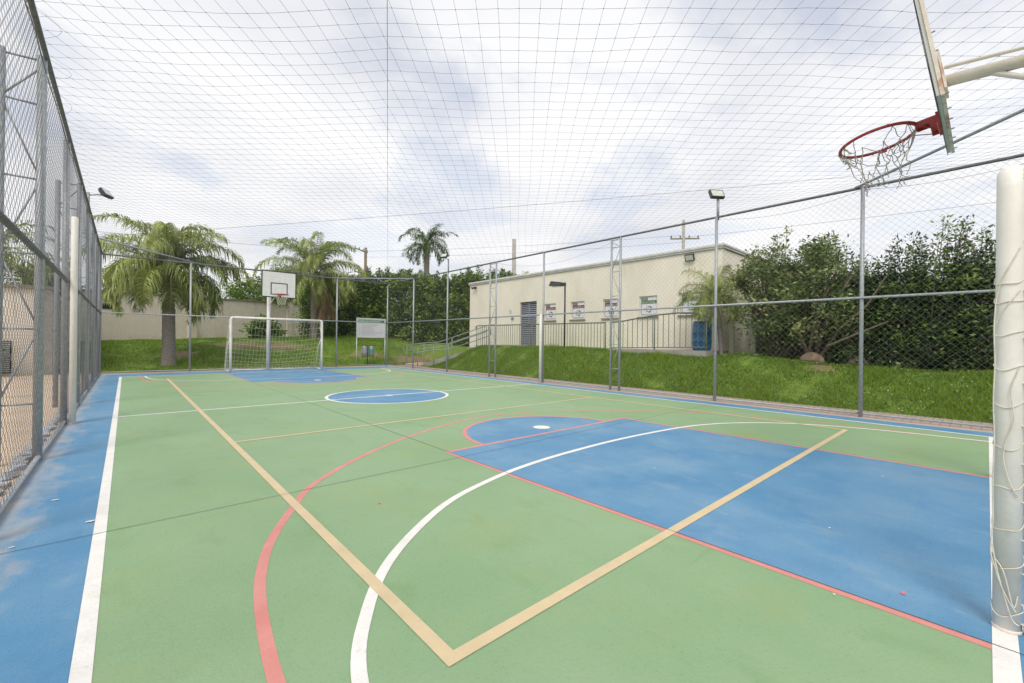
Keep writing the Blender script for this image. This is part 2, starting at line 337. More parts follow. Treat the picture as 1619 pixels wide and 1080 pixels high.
t_ = MT['lawn'].node_tree; b_ = t_.nodes['Principled BSDF']; mx_ = t_.nodes.new('ShaderNodeMix'); mx_.data_type = 'RGBA'; an = t_.nodes.new('ShaderNodeAttribute'); an.attribute_name = 'soil'
t_.links.new(b_.inputs['Base Color'].links[0].from_socket, mx_.inputs[6]); mx_.inputs[7].default_value = (.22, .15, .09, 1); t_.links.new(an.outputs['Fac'], mx_.inputs[0]); t_.links.new(mx_.outputs[2], b_.inputs['Base Color'])
# sandy yard left of the court
b = MB(); b.poly([(-9, -6), (-.56, -6), (-.56, 19.9), (-9, 19.9)], -.012); tag(b.build('yard_path', 'sand'), kind='structure')
# pavement right of the court and beyond
b = MB(); b.box((9.42, -6, -.2), (10.42, 19.75, -.006)); b.box((-.75, 19.36, -.2), (9.42, 19.75, -.006)); tag(b.build('pavement', 'paver'), kind='structure')
# concrete path to the ramp
b = MB(); P = [(10.42, 17.9), (11.3, 18.3), (12.0, 18.9), (11.6, 20.2), (10.9, 19.9), (10.42, 19.4)]
n = len(P); b.add([(x, y, float(hgt(x, y))+.10) for x, y in P]+[(x, y, -.1) for x, y in P], [tuple(range(n))]+[(i, i+n, (i+1) % n+n, (i+1) % n) for i in range(n)])
tag(b.build('path', 'edge'), kind='structure')

# ------------------------------------------------------------------ court
W, LL, MX = 8.75, 17.65, 4.40
X0, X1, Y0, Y1 = -.56, 9.42, -1.2, 19.36
b = MB(); b.box((X0, Y0, -.25), (X1, Y1, -.004)); tag(b.build('court_slab', 'edge'), kind='structure')
b = MB(); b.poly([(X0+.03, -1.1), (9.2, -1.1), (9.2, 18.9), (X0+.03, 18.9)], 0.0); tag(b.build('court_border', 'blue'), kind='structure')
b = MB(); b.poly([(0, 0), (W, 0), (W, LL), (0, LL)], .0006); tag(b.build('court_surface', 'green'), kind='structure')
KX0, KX1, FT, FR, CR = 2.70, 6.05, 3.97, 1.19, 1.26
def arc(cx, cy, r, a0, a1, n=48, ry=None): return [(cx+r*math.cos(a0+(a1-a0)*i/n), cy+(ry or r)*math.sin(a0+(a1-a0)*i/n)) for i in range(n+1)]
mir = lambda pts: [(x, LL-y) for x, y in pts][::-1]
b = MB()
key = [(KX0, 0), (KX1, 0), (KX1, FT)]+arc(MX, FT, FR, 0, PI)+[(KX0, FT)]
b.poly(key, .0012); b.poly(mir(key), .0012); b.poly(arc(MX, LL/2, CR, 0, 2*PI, 72)[:-1], .0012)
tag(b.build('court_zones', 'bluekey'), kind='structure')
def ribbon(b, pts, w, z, closed=False):
    n = len(pts); vs = []
    for i, p in enumerate(pts):
        a = Vector(pts[(i-1) % n] if closed or i > 0 else pts[0]); c = Vector(pts[(i+1) % n] if closed or i < n-1 else pts[-1]); p = Vector(p)
        d1 = (p-a).normalized() if (p-a).length > 1e-6 else (c-p).normalized(); d2 = (c-p).normalized() if (c-p).length > 1e-6 else d1
        nn = Vector((-(d1+d2).y, (d1+d2).x)).normalized(); k = 1/max(.35, nn.dot(Vector((-d1.y, d1.x))))
        vs += [(p.x+nn.x*w/2*k, p.y+nn.y*w/2*k, z), (p.x-nn.x*w/2*k, p.y-nn.y*w/2*k, z)]
    m_ = n if closed else n-1
    b.add(vs, [(2*i+1, 2*((i+1) % n)+1, 2*((i+1) % n), 2*i) for i in range(m_)])
def seg(b, a, c, w, z): ribbon(b, [a, c], w, z)
def catmull(P, k=8):
    P = [Vector(p) for p in P]; out_ = []
    for i in range(len(P)-1):
        p0, p1, p2, p3 = P[max(i-1, 0)], P[i], P[i+1], P[min(i+2, len(P)-1)]
        for j in range(k):
            t = j/k; q = .5*((2*p1)+(-p0+p2)*t+(2*p0-5*p1+4*p2-p3)*t*t+(-p0+3*p1-3*p2+p3)*t**3); out_.append(tuple(q))
    out_.append(tuple(P[-1])); return out_
# red lines (lowest), then white, then yellow on top
b = MB(); z = .0017
three = [(.46, 0), (.47, .8), (.50, 1.5), (.52, 1.85), (.57, 2.25), (.64, 2.57), (.77, 2.93), (1.02, 3.40), (1.27, 3.79), (1.8, 4.28), (2.56, 4.80), (3.48, 5.24), (4.1, 5.42), (4.6, 5.46), (5.34, 5.27), (6.06, 4.89), (6.71, 4.40), (7.33, 3.77), (7.85, 2.95), (8.15, 2.1), (8.26, 1.2), (8.26, 0)]
three = catmull(three, 8)
for f in (lambda p: p, mir):
    ribbon(b, f(three), .052, z); ribbon(b, f([(KX0, 0), (KX0, FT), (KX1, FT), (KX1, 0)]), .052, z+.0002); ribbon(b, f(arc(MX, FT, FR, 0, PI)), .055, z+.0004)
tag(b.build('red_court_lines', 'red'), kind='structure')
b = MB(); z = .0027
ribbon(b, [(0, 0), (W, 0), (W, LL), (0, LL)], .060, z, True)
seg(b, (.03, .006), (W-.03, .006), .072, z+.0003); seg(b, (.03, LL/2), (W-.03, LL/2), .060, z); ribbon(b, arc(MX, LL/2, CR, 0, 2*PI, 96)[:-1], .065, z+.0004, True)
area = catmull([(.56, .04), (.60, .8), (.72, 1.50), (.91, 1.89), (1.19, 2.24), (1.61, 2.57), (1.98, 2.78), (2.42, 2.93), (2.95, 3.05), (3.69, 3.12), (4.75, 3.13), (5.96, 3.02), (6.62, 2.85), (7.05, 2.64), (7.5, 2.29), (7.89, 1.76), (8.15, 1.05), (8.31, .04)], 8)
ribbon(b, area, .056, z+.0005); ribbon(b, mir(area), .056, z+.0005)
for cx, cy, r in ((MX, LL/2, .09), (4.48, 4.27, .12), (4.35, LL-4.3, .10)): b.poly(arc(cx, cy, r, 0, 2*PI, 32)[:-1], z+.0008)
tag(b.build('white_court_lines', 'white'), kind='structure')
b = MB(); z = .0039; VX0, VX1, VY0, VY1 = 1.03, 7.76, 1.41, 16.2
ribbon(b, [(VX0, VY0), (VX1, VY0), (VX1, VY1), (VX0, VY1)], .06, z, True)
seg(b, (VX0+.03, 5.89), (VX1-.03, 5.89), .055, z); seg(b, (VX0+.03, 11.85), (VX1-.03, 11.85), .055, z)
tag(b.build('yellow_court_lines', 'yellow'), kind='structure')
b = MB(); z = .0045
def wob(a, c, w, amp=.004):
    k = 60; pts = []
    for i in range(k+1):
        t = i/k; x = a[0]+(c[0]-a[0])*t; y = a[1]+(c[1]-a[1])*t
        pts.append((x+amp*noise.noise(Vector((t*9, 1, 0))), y+amp*noise.noise(Vector((t*9, 7, 3)))))
    ribbon(b, pts, w, z)
wob((-.40, 3.68), (9.1, 3.76), .0045); wob((2.72, -1.0), (2.70, 18.8), .0045); wob((6.1, -1), (6.1, 18.8), .0025); wob((-.4, 11.2), (9.1, 11.2), .003)
tag(b.build('slab_joints', 'joint'), kind='structure')

# small fallen petals and leaves on the court
rng = random.Random(4)
petals = [(-.27, 4.62, .03, 'petal', 'pale dry petal on the blue border beside the left fence'), (-.06, 3.95, .035, 'petal', 'small tan leaf on the blue border close to the left sideline'),
          (1.5, 3.05, .02, 'pinkpetal', 'tiny pink petal on the green between the red and white arcs'), (2.92, .33, .022, 'pinkpetal', 'small pink petal on the blue key beside the near goal post'),
          (3.55, .75, .014, 'petal', 'small white petal fleck in the blue key towards the near goal post'), (3.9, 2.2, .015, 'petal', 'tiny white fleck in the middle of the blue key'),
          (2.65, .55, .013, 'petal', 'white paint fleck on the green just outside the near end of the key'), (5.3, .7, .02, 'petal', 'white fleck in the blue key close to the baseline'),
          (9.1, 2.6, .04, 'petal', 'pale leaf on the blue border beside the right fence'), (-.36, 3.75, .018, 'petal', 'small white leaf at the left end of the slab joint'),
          (4.2, 2.6, .013, 'pinkpetal', 'tiny pink fleck beside the white arc in the key')]
for x, y, s, mt_, lb in petals:
    b = MB(); a0 = rng.random()*6; pts = []
    for k in range(8):
        t = 2*PI*k/8; r = s*.8*(.4+.6*abs(math.cos(t*.5)))*(1+rng.uniform(-.3, .3)); pts.append((x+r*math.cos(t+a0), y+r*math.sin(t+a0)*.7))
    nn = len(pts); b.add([(px, py, .0052) for px, py in pts]+[(px+.002, py, .0056+s*.03*abs(math.sin(k))) for k, (px, py) in enumerate(pts)]+[(x, y, .006)], [tuple(range(nn-1, -1, -1))]+[(k, (k+1) % nn, (k+1) % nn+nn, k+nn) for k in range(nn)]+[(k+nn, (k+1) % nn+nn, 2*nn) for k in range(nn)])
    tag(b.build('fallen_petal', mt_), lb, 'petal', 'fallen petals and leaves on the court')

# ------------------------------------------------------------------ chain-link fences
H = 3.9
def chain(name, A, B, z0, z1, parent, cell=.0535, r=.0017, holes=0, seed=0, wm='wire'):
    A = np.array(A, float); B = np.array(B, float); d = B-A; Ln = np.linalg.norm(d); d /= Ln; nrm = np.array([-d[1], d[0]])
    k = int(Ln/cell); m_ = int((z1-z0)/cell)+1
    K = np.arange(k); J = np.arange(m_+1)
    s = (K[:, None]+np.where((J[None]+K[:, None]*0) % 2 == 0, 0.0, 1.0)*1.02)
    s = np.where((K[:, None] % 2) == 0, K[:, None]+(J[None] % 2)*1.03-.015, K[:, None]+((J[None]+1) % 2)*1.03-.015)*cell
    z = z0+np.minimum(J*cell, z1-z0)[None]+0*K[:, None]
    off = np.where(((J[None]+K[:, None]) % 2) == 0, .003, -.003)
    # slow waviness of the loose fabric
    off = off+.012*np.sin(K[:, None]*cell*1.9+seed)*np.sin(z*1.7+seed)
    s = s+.008*np.sin(z*2.3+K[:, None]*.11+seed)
    X = A[0]+d[0]*s+nrm[0]*off; Y = A[1]+d[1]*s+nrm[1]*off
    v, f = np_tubes(np.stack([X, Y, z], -1), r, 3)
    return np_mesh(name, v, f, wm, parent)
def rail(name, P, r, parent, wire=True):
    o = smooth_tube(name, P, r, 'railsteel' if name == 'top_rail' or (name == 'middle_rail' and P[0][0] < 0 and P[1][0] < 0) else 'galv', parent)
    return o
def ties(P0, P1, r, step, parent):
    """wire lacing wound round a rail"""
    P0 = Vector(P0); P1 = Vector(P1); d = (P1-P0); n = int(d.length/step); d.normalize()
    up = Vector((0, 0, 1)); a = d.cross(up).normalized(); paths = []
    for i in range(n):
        c = P0+d*(i+.5)*step; row = []
        for k in range(7):
            t = 2*PI*k/6; row.append(c+(a*math.cos(t)+up*math.sin(t))*(r+.002)+d*(k/6*step*.45))
        paths.append(row)
    v, f = np_tubes(np.array([[tuple(p) for p in row] for row in paths]), .0017, 3); tag(np_mesh('lacing_wire', v, f, 'wire', parent), kind='stuff')
def post(x, y, zt, parent, r=.030, z0=-.1): return smooth_tube('post', [(x, y, z0), (x, y, zt)], r, 'galv', parent, 12)
def truss(x, y, dx, dy, zt, parent, step=.62, r=.028):
    """the second leg and the lattice of a braced post, joined to the post at x, y"""
    b = MB(); b.tube([(x+dx, y+dy, -.1), (x+dx, y+dy, zt-.02)], r, 12); z = .55; k = 0; u = Vector((dx, dy, 0)).normalized()*r
    b.tube([(x, y, zt-.04), (x+dx, y+dy, zt-.06)], .010, 6)
    while z < zt-.2:
        b.tube([(x, y, z), (x+dx, y+dy, z)], .010, 6)
        z2 = min(z+step, zt-.1)
        a, c = ((x, y), (x+dx, y+dy)) if k % 2 else ((x+dx, y+dy), (x, y))
        b.tube([(a[0], a[1], z), (c[0], c[1], z2)], .009, 6); z += step; k += 1
    return b.build('truss_brace', 'galv', parent, True)
# right fence
XR = 9.40
fr = thing('chain_link_fence', 'long chain-link fence on the right, in front of the grass bank and cream building', 'fence', (0, 0, 0), 0, 'chain-link fences round the court')
for y in (-.95, 1.50, 3.93, 6.30, 8.98, 11.20, 14.15, 16.8, 19.3): post(XR, y, H, fr)
truss(XR, 6.30, 0, .27, H, fr); truss(XR, 11.20, 0, .33, H, fr)
rail('top_rail', [(XR, -1.0, H), (XR, 19.3, H)], .024, fr); rail('middle_rail', [(XR-.03, -1.0, 2.02), (XR-.03, 19.3, 2.04)], .021, fr); rail('bottom_rail', [(XR+.03, -1.0, .055), (XR+.03, 19.3, .055)], .017, fr)
rail('corner_brace', [(XR, 1.60, H+.02), (6.95, -.98, H+.02)], .021, fr)
chain('mesh', (XR+.035, -1.0), (XR+.035, 19.3), .04, H, fr, r=.0020, wm='wire2')
ties((XR, -1, H), (XR, 19.3, H), .024, .107, fr); ties((XR-.03, -1, 2.02), (XR-.03, 19.3, 2.04), .021, .107, fr)
# sagging loose wire under the top rail
b = MB()
for y0, y1, dz in ((3.93, 1.5, .16), (11.2, 6.3, .34), (1.5, -.9, .12)):
    b.tube([(XR, y0+(y1-y0)*i/16, H-.03-dz*4*(i/16)*(1-i/16)) for i in range(17)], .0025, 4)
b.build('loose_wire', 'cable', fr)
# far fence
YF = 19.3
ff = thing('chain_link_fence', 'chain-link fence across the far end of the court behind the white goal', 'fence', (0, 0, 0), 0, 'chain-link fences round the court')
for x in (1.83, 4.4, 7.02): post(x, YF, H, ff, .032)
rail('top_rail', [(-.5, YF, H), (XR, YF, H)], .026, ff); rail('middle_rail', [(-.5, YF-.03, 2.0), (XR, YF-.03, 2.04)], .021, ff); rail('bottom_rail', [(-.5, YF, .055), (XR, YF, .055)], .017, ff)
rail('corner_brace', [(-.5, 16.3, H), (2.1, YF-.02, H)], .024, ff); rail('corner_brace', [(6.85, YF, H+.01), (XR, 16.85, H+.01)], .024, ff)
rail('corner_brace', [(8.3, 18.05, H), (XR, YF, H)], .018, ff)
chain('mesh', (-.5, YF+.035), (XR, YF+.035), .04, H, ff, seed=2)
ties((-.5, YF, H), (XR, YF, H), .026, .107, ff)
# left fence
XL = -.50
fl = thing('chain_link_fence', 'chain-link fence with lattice braced posts along the left side beside the sandy yard', 'fence', (0, 0, 0), 0, 'chain-link fences round the court')
for y in (-1.0, 3.9, 6.20, 8.55, 10.75, 13.2, 15.5, 17.6, 19.3): post(XL-.018, y, H, fl, .035)
for y in (1.6, 6.20, 10.75, 15.5): truss(XL-.018, y, -.262, 0, H, fl, .72, .034)
rail('top_rail', [(XL+.012, -1.0, H), (XL+.012, YF, H)], .022, fl); rail('middle_rail', [(XL, -1.0, 1.97), (XL, YF, 1.97)], .024, fl); rail('bottom_rail', [(XL-.01, -1.0, .035), (XL-.01, YF, .035)], .022, fl)
chain('mesh', (XL-.005, -1.0), (XL-.005, YF), .03, H, fl, seed=4, r=.0015)
ties((XL, -1, H), (XL, YF, H), .026, .08, fl); ties((XL, -1, 1.97), (XL, YF, 1.97), .024, .08, fl)
b = MB(); b.tube([(XL+.01, 2.0+i*.5, H-.10-.06*abs(math.sin(i*.9))) for i in range(34)], .004, 4); b.build('loose_wire', 'cable', fl)
# rubble kerb outside the left fence
tag_k = MB(); rk = random.Random(9)
for i in range(260):
    y = -1+i*.078+rk.uniform(-.02, .02); x = XL-.10-rk.uniform(0, .05); s = rk.uniform(.022, .05)
    tag_k.box((-s, -s*.8, -.01), (s, s*.8, s*.7), Matrix.Translation((x, y, 0)) @ Matrix.Rotation(rk.uniform(0, 3), 4, 'Z') @ Matrix.Rotation(rk.uniform(-.3, .3), 4, 'X'))
MT['bluestone'] = mat('painted_rubble', (.36, .42, .48), .8, (.45, .43, .40), 8)
tag(tag_k.build('kerb_rubble', 'bluestone'), 'line of grey and bluish rubble along the foot of the left fence', 'rubble', kind='stuff')

# ------------------------------------------------------------------ net ceiling
net = thing('ceiling_net', 'dark square-mesh net stretched flat over the whole court', 'net', (0, 0, 0))
def netz(x, y):
    e_ = np.minimum(np.minimum(x+.5, 9.4-x), np.minimum(y+1.1, 19.3-y)); e_ = np.clip(e_, 0, 1.6)/1.6
    z = H+.01-.11*np.sin(e_*PI/2)*(1+.3*np.sin(x*.9+1)*np.sin(y*.55+.4))
    dd = np.abs((x+.5)*(20.4)-(y+1.1)*(9.9))/22.7          # distance to the diagonal support cable
    z = z+.07*np.exp(-dd/1.1)*np.sin(e_*PI/2)
    return z+.004*np.sin(x*7.1+y*3.3)+.005*np.sin(x*2.7-y*4.1)
paths = []; cell = .166; th = R(43.0); e1 = np.array([math.sin(th), math.cos(th)]); e2 = np.array([math.cos(th), -math.sin(th)])
segs = []; knots = []
C0 = np.array([4.4, 9.1]); NN = 78
I, Jn = np.meshgrid(np.arange(-NN, NN+1), np.arange(-NN, NN+1), indexing='ij')
px = C0[0]+(I*e1[0]+Jn*e2[0])*cell; py = C0[1]+(I*e1[1]+Jn*e2[1])*cell
px = px+.020*np.sin(py*.9+px*.6)+.003*np.sin(py*5.1); py = py+.020*np.sin(px*1.1+1.1)+.003*np.sin(px*4.7)
inside = (px > -.48) & (px < 9.38) & (py > -1.1) & (py < 19.28)
pz = netz(px, py); PP = np.stack([px, py, pz], -1)
def clipseg(a, c):
    # shorten a segment that crosses the frame
    lo = np.array([-.49, -1.1]); hi = np.array([9.39, 19.29]); t = 1.0
    for k in (0, 1):
        dd_ = c[:, k]-a[:, k]
        tt = np.where(dd_ > 0, (hi[k]-a[:, k])/np.where(dd_ == 0, 1, dd_), np.where(dd_ < 0, (lo[k]-a[:, k])/np.where(dd_ == 0, 1, dd_), 9)); t = np.minimum(t, tt)
    t = np.clip(t, 0, 1)[:, None]; q = a+(c-a)*t; q[:, 2] = np.where(t[:, 0] < .999, H, q[:, 2]); return q
allseg = []
for dI, dJ in ((1, 0), (0, 1)):
    A_ = PP[:PP.shape[0]-dI, :PP.shape[1]-dJ].reshape(-1, 3); B_ = PP[dI:, dJ:].reshape(-1, 3)
    ia = inside[:inside.shape[0]-dI, :inside.shape[1]-dJ].ravel(); ib = inside[dI:, dJ:].ravel()
    both = ia & ib; allseg.append(np.stack([A_[both], B_[both]], 1))
    m1 = ia & ~ib; allseg.append(np.stack([A_[m1], clipseg(A_[m1], B_[m1])], 1)); m2 = ib & ~ia; allseg.append(np.stack([B_[m2], clipseg(B_[m2], A_[m2])], 1))
allseg = np.concatenate(allseg); mid = allseg.mean(1)
rs_ = np.random.RandomState(3)
# each cord sags a hair and is not quite straight
mid = mid+rs_.normal(0, .0014, mid.shape)-np.array([0, 0, .002])
tri = np.stack([allseg[:, 0], mid, allseg[:, 1]], 1)
v, f = np_tubes(tri, .00125, 3); np_mesh('mesh', v, f, 'rope', net)
kp = PP[inside]; o8 = np.array([(1, 0, 0), (0, 1, 0), (-1, 0, 0), (0, -1, 0), (0, 0, 1), (0, 0, -1)])*.0048
kv = (kp[:, None]+o8[None]).reshape(-1, 3); kf = np.array([(0, 1, 4), (1, 2, 4), (2, 3, 4), (3, 0, 4), (1, 0, 5), (2, 1, 5), (3, 2, 5), (0, 3, 5)])
kf = (np.arange(len(kp))[:, None, None]*6+kf[None]).reshape(-1, 3); np_mesh('knots', kv, kf, 'rope', net)
b = MB(); b.tube([(-.5+9.9*t, -1.1+20.4*t, float(netz(-.5+9.9*t, -1.1+20.4*t))+.01) for t in np.linspace(0, 1, 40)], .0025, 5); b.build('support_cable', 'cable', net)
# loose scallops of cord hanging along the left rail
b = MB(); rk = random.Random(2); y = 1.5; pts = []
while y < 18:
    w = rk.uniform(.25, .6); dx = rk.uniform(.05, .22)
    pts += [(XL+.03+dx*math.sin(PI*i/8), y+w*i/8, H-.02-rk.uniform(0, .006)) for i in range(9)]; y += w
    g_ = rk.uniform(.1, .5); pts += [(XL+.03, y+g_*.5, H-.005)]; y += g_
b.tube(pts, .0013, 3); b.build('edge_cord', 'rope', net)

# ------------------------------------------------------------------ goals
def make_goal(name, label, netmat, wrap=False):
    """mouth on local y=0 facing -y, depth towards +y, 3 m wide, 2 m high"""
    g = thing(name, label, 'goal', (0, 0, 0), 0, 'white futsal goals'); r = .042
    w = 1.55
    def elbow(sx): return [(sx*w, 0, 2.0-r-.08), (sx*(w-.012), 0, 2.0-r-.035), (sx*(w-.04), 0, 2.0-r-.008), (sx*(w-.085), 0, 2.0-r)]
    for sx in (-1, 1): smooth_tube('post', [(sx*w, 0, .005), (sx*w, 0, 1.0)]+elbow(sx), r, 'whitesteel', g, 20)
    smooth_tube('crossbar', [(-w+.085, 0, 2.0-r), (w-.085, 0, 2.0-r)], r, 'whitesteel', g, 16)
    D = .85
    for sx in (-1, 1):
        smooth_tube('ground_bar', [(sx*w, r, .03), (sx*(w+.03), D, .03)], .02, 'whitesteel', g, 8)
        smooth_tube('rear_stay', [(sx*(w+.03), D, .03), (sx*(w+.03), D*.62, .9), (sx*w, r, 1.30)], .018, 'whitesteel', g, 8)
        smooth_tube('top_stay', [(sx*(w-.02), r, 1.97), (sx*(w+.02), .26, 1.86), (sx*(w+.01), .22, 1.62), (sx*w, .03, 1.36)], .016, 'whitesteel', g, 8)
    smooth_tube('back_bar', [(-w-.03, D, .03), (w+.03, D, .03)], .022, 'whitesteel', g, 8)
    # net: roof, back and sides as one sagging sheet
    prof = [(0, 1.96), (.15, 1.88), (.30, 1.66), (.36, 1.45), (.42, 1.25), (.50, 1.06), (.58, .88), (.66, .72), (.75, .56), (.84, .40), (.92, .26), (.93, .13), (.86, .05)]
    paths = []; nx = 26; rows = []
    for (py_, pz_) in prof:
        row = []
        for i in range(nx+1):
            t = i/nx; sag = math.sin(PI*t); x = -w+2*w*t
            zz_ = pz_-.15*sag*(pz_ > .2)*min(1, (1.96-pz_)*2)*(1 if pz_ > .5 else pz_*2)+.012*math.sin(i*2.1+py_*9)
            row.append((x, py_+.10*sag*min(1, py_*3)*(pz_ > .1), max(zz_, .03)))
        rows.append(row)
    G = np.array(rows)
    v1 = np_tubes(G, .0048, 3); v2 = np_tubes(G.transpose(1, 0, 2), .0048, 3); parts = [v1, v2]
    for sx in (-1, 1):
        lines = []
        for k, (py_, pz_) in enumerate(prof[1:], 1):
            lines.append([(sx*(w+.10*math.sin(PI*t)*min(1, py_*1.6)), py_*t+.0*t, pz_-.03*math.sin(PI*t)) for t in np.linspace(0, 1, 8)])
        parts.append(np_tubes(np.array(lines), .0048, 3))
        cols = []
        for t in (.2, .4, .6, .8):
            cols.append([(sx*(w+.10*math.sin(PI*t)*min(1, py_*1.6)), py_*t, max(pz_, .03)) for py_, pz_ in prof])
        parts.append(np_tubes(np.array(cols), .0048, 3))
    v, f = merge(parts); np_mesh('net', v, f, netmat, g)
    return g
g1 = make_goal('futsal_goal', 'white goal at the far end of the court with a sagging cream net', 'twine')
g1.location = (4.42, 18.0, 0); 
g2 = make_goal('futsal_goal', 'near goal at the right edge, seen end-on with loose white cord wound round its post', 'twine')
g2.location = (4.46, 0, 0); g2.rotation_euler = (0, 0, PI)   # set below
# cords wound round the near post (local +x side after the half turn: x = +1.55)
parts = []; rk = random.Random(5); zs = [.10, .30, .46, .63, .80, .97, 1.13, 1.28, 1.41, 1.50]
def polar(t, z, rr): return (1.55+rr*math.cos(t), rr*math.sin(t), z)
for k, z in enumerate(zs):
    n_ = 41; a0 = rk.uniform(0, 6); row = []
    tilt = rk.uniform(.015, .035); 
    for i in range(n_):
        t = a0+2*PI*i/(n_-1); row.append(polar(t, z+tilt*math.sin(t-1.2)+.006*math.sin(3*t+k), .0455+.001*math.sin(5*t)))
    parts.append(np_tubes(np.array([row]), .0022, 4))
def cord(pts, r=.0024):
    c_ = catmull(pts, 8); return np_tubes(np.array([c_]), r, 4)
side = PI*.50   # local angle of the face turned to the court (world +y is local -y)
def wa(t_world): return t_world+PI
L_ = wa(R(128)); F_ = wa(R(182)); G_ = wa(R(215))
parts.append(cord([polar(L_, 1.41, .05), polar(L_, 1.28, .056), polar(L_, 1.13, .052), polar(L_, .97, .056), polar(L_, .80, .051), polar(L_, .63, .055), polar(L_, .46, .053), polar(L_, .33, .06), polar(wa(R(140)), .27, .055), polar(wa(R(160)), .20, .052), polar(wa(R(185)), .14, .05), polar(wa(R(210)), .10, .05)]))
parts.append(cord([polar(wa(R(215)), 1.62, .047), polar(wa(R(185)), 1.56, .047), polar(wa(R(150)), 1.49, .048), polar(L_, 1.41, .05)]))
parts.append(cord([polar(L_, 1.30, .05), polar(wa(R(150)), 1.35, .048), polar(wa(R(185)), 1.40, .047), polar(G_, 1.44, .047)]))
parts.append(cord([polar(G_, 1.12, .05), polar(wa(R(185)), 1.02, .052), polar(wa(R(195)), .90, .052), polar(wa(R(170)), .80, .05), polar(wa(R(165)), .72, .051), polar(wa(R(190)), .62, .05), polar(G_, .58, .05)]))
parts.append(cord([polar(L_, .36, .055), polar(wa(R(145)), .27, .053), polar(wa(R(170)), .16, .05), polar(wa(R(195)), .07, .052), polar(G_, .05, .055)]))
parts.append(cord([polar(wa(R(140)), .30, .05), polar(wa(R(170)), .25, .05), polar(wa(R(200)), .12, .05), polar(G_, .17, .05)]))
v, f = merge(parts); np_mesh('loose_net_cord', v, f, 'twine', g2, smooth=True)
a_ = -R(.95); g2.rotation_euler = (0, 0, PI+a_); g2.location = (2.91+1.55*math.cos(a_), 1.55*math.sin(a_), 0)
b = MB(); b.tube([(1.55, 0, .001), (1.55, 0, .012), (1.55, 0, .016)], [.0445, .0445, .0425], 20); b.build('rusty_foot', 'boardrim', g2, True)
# far-side net ends tied along the post: small clip
b = MB(); b.box((1.55-.012, .038, 1.42), (1.55+.012, .052, 1.45)); b.build('net_clip', 'shutter', g2)

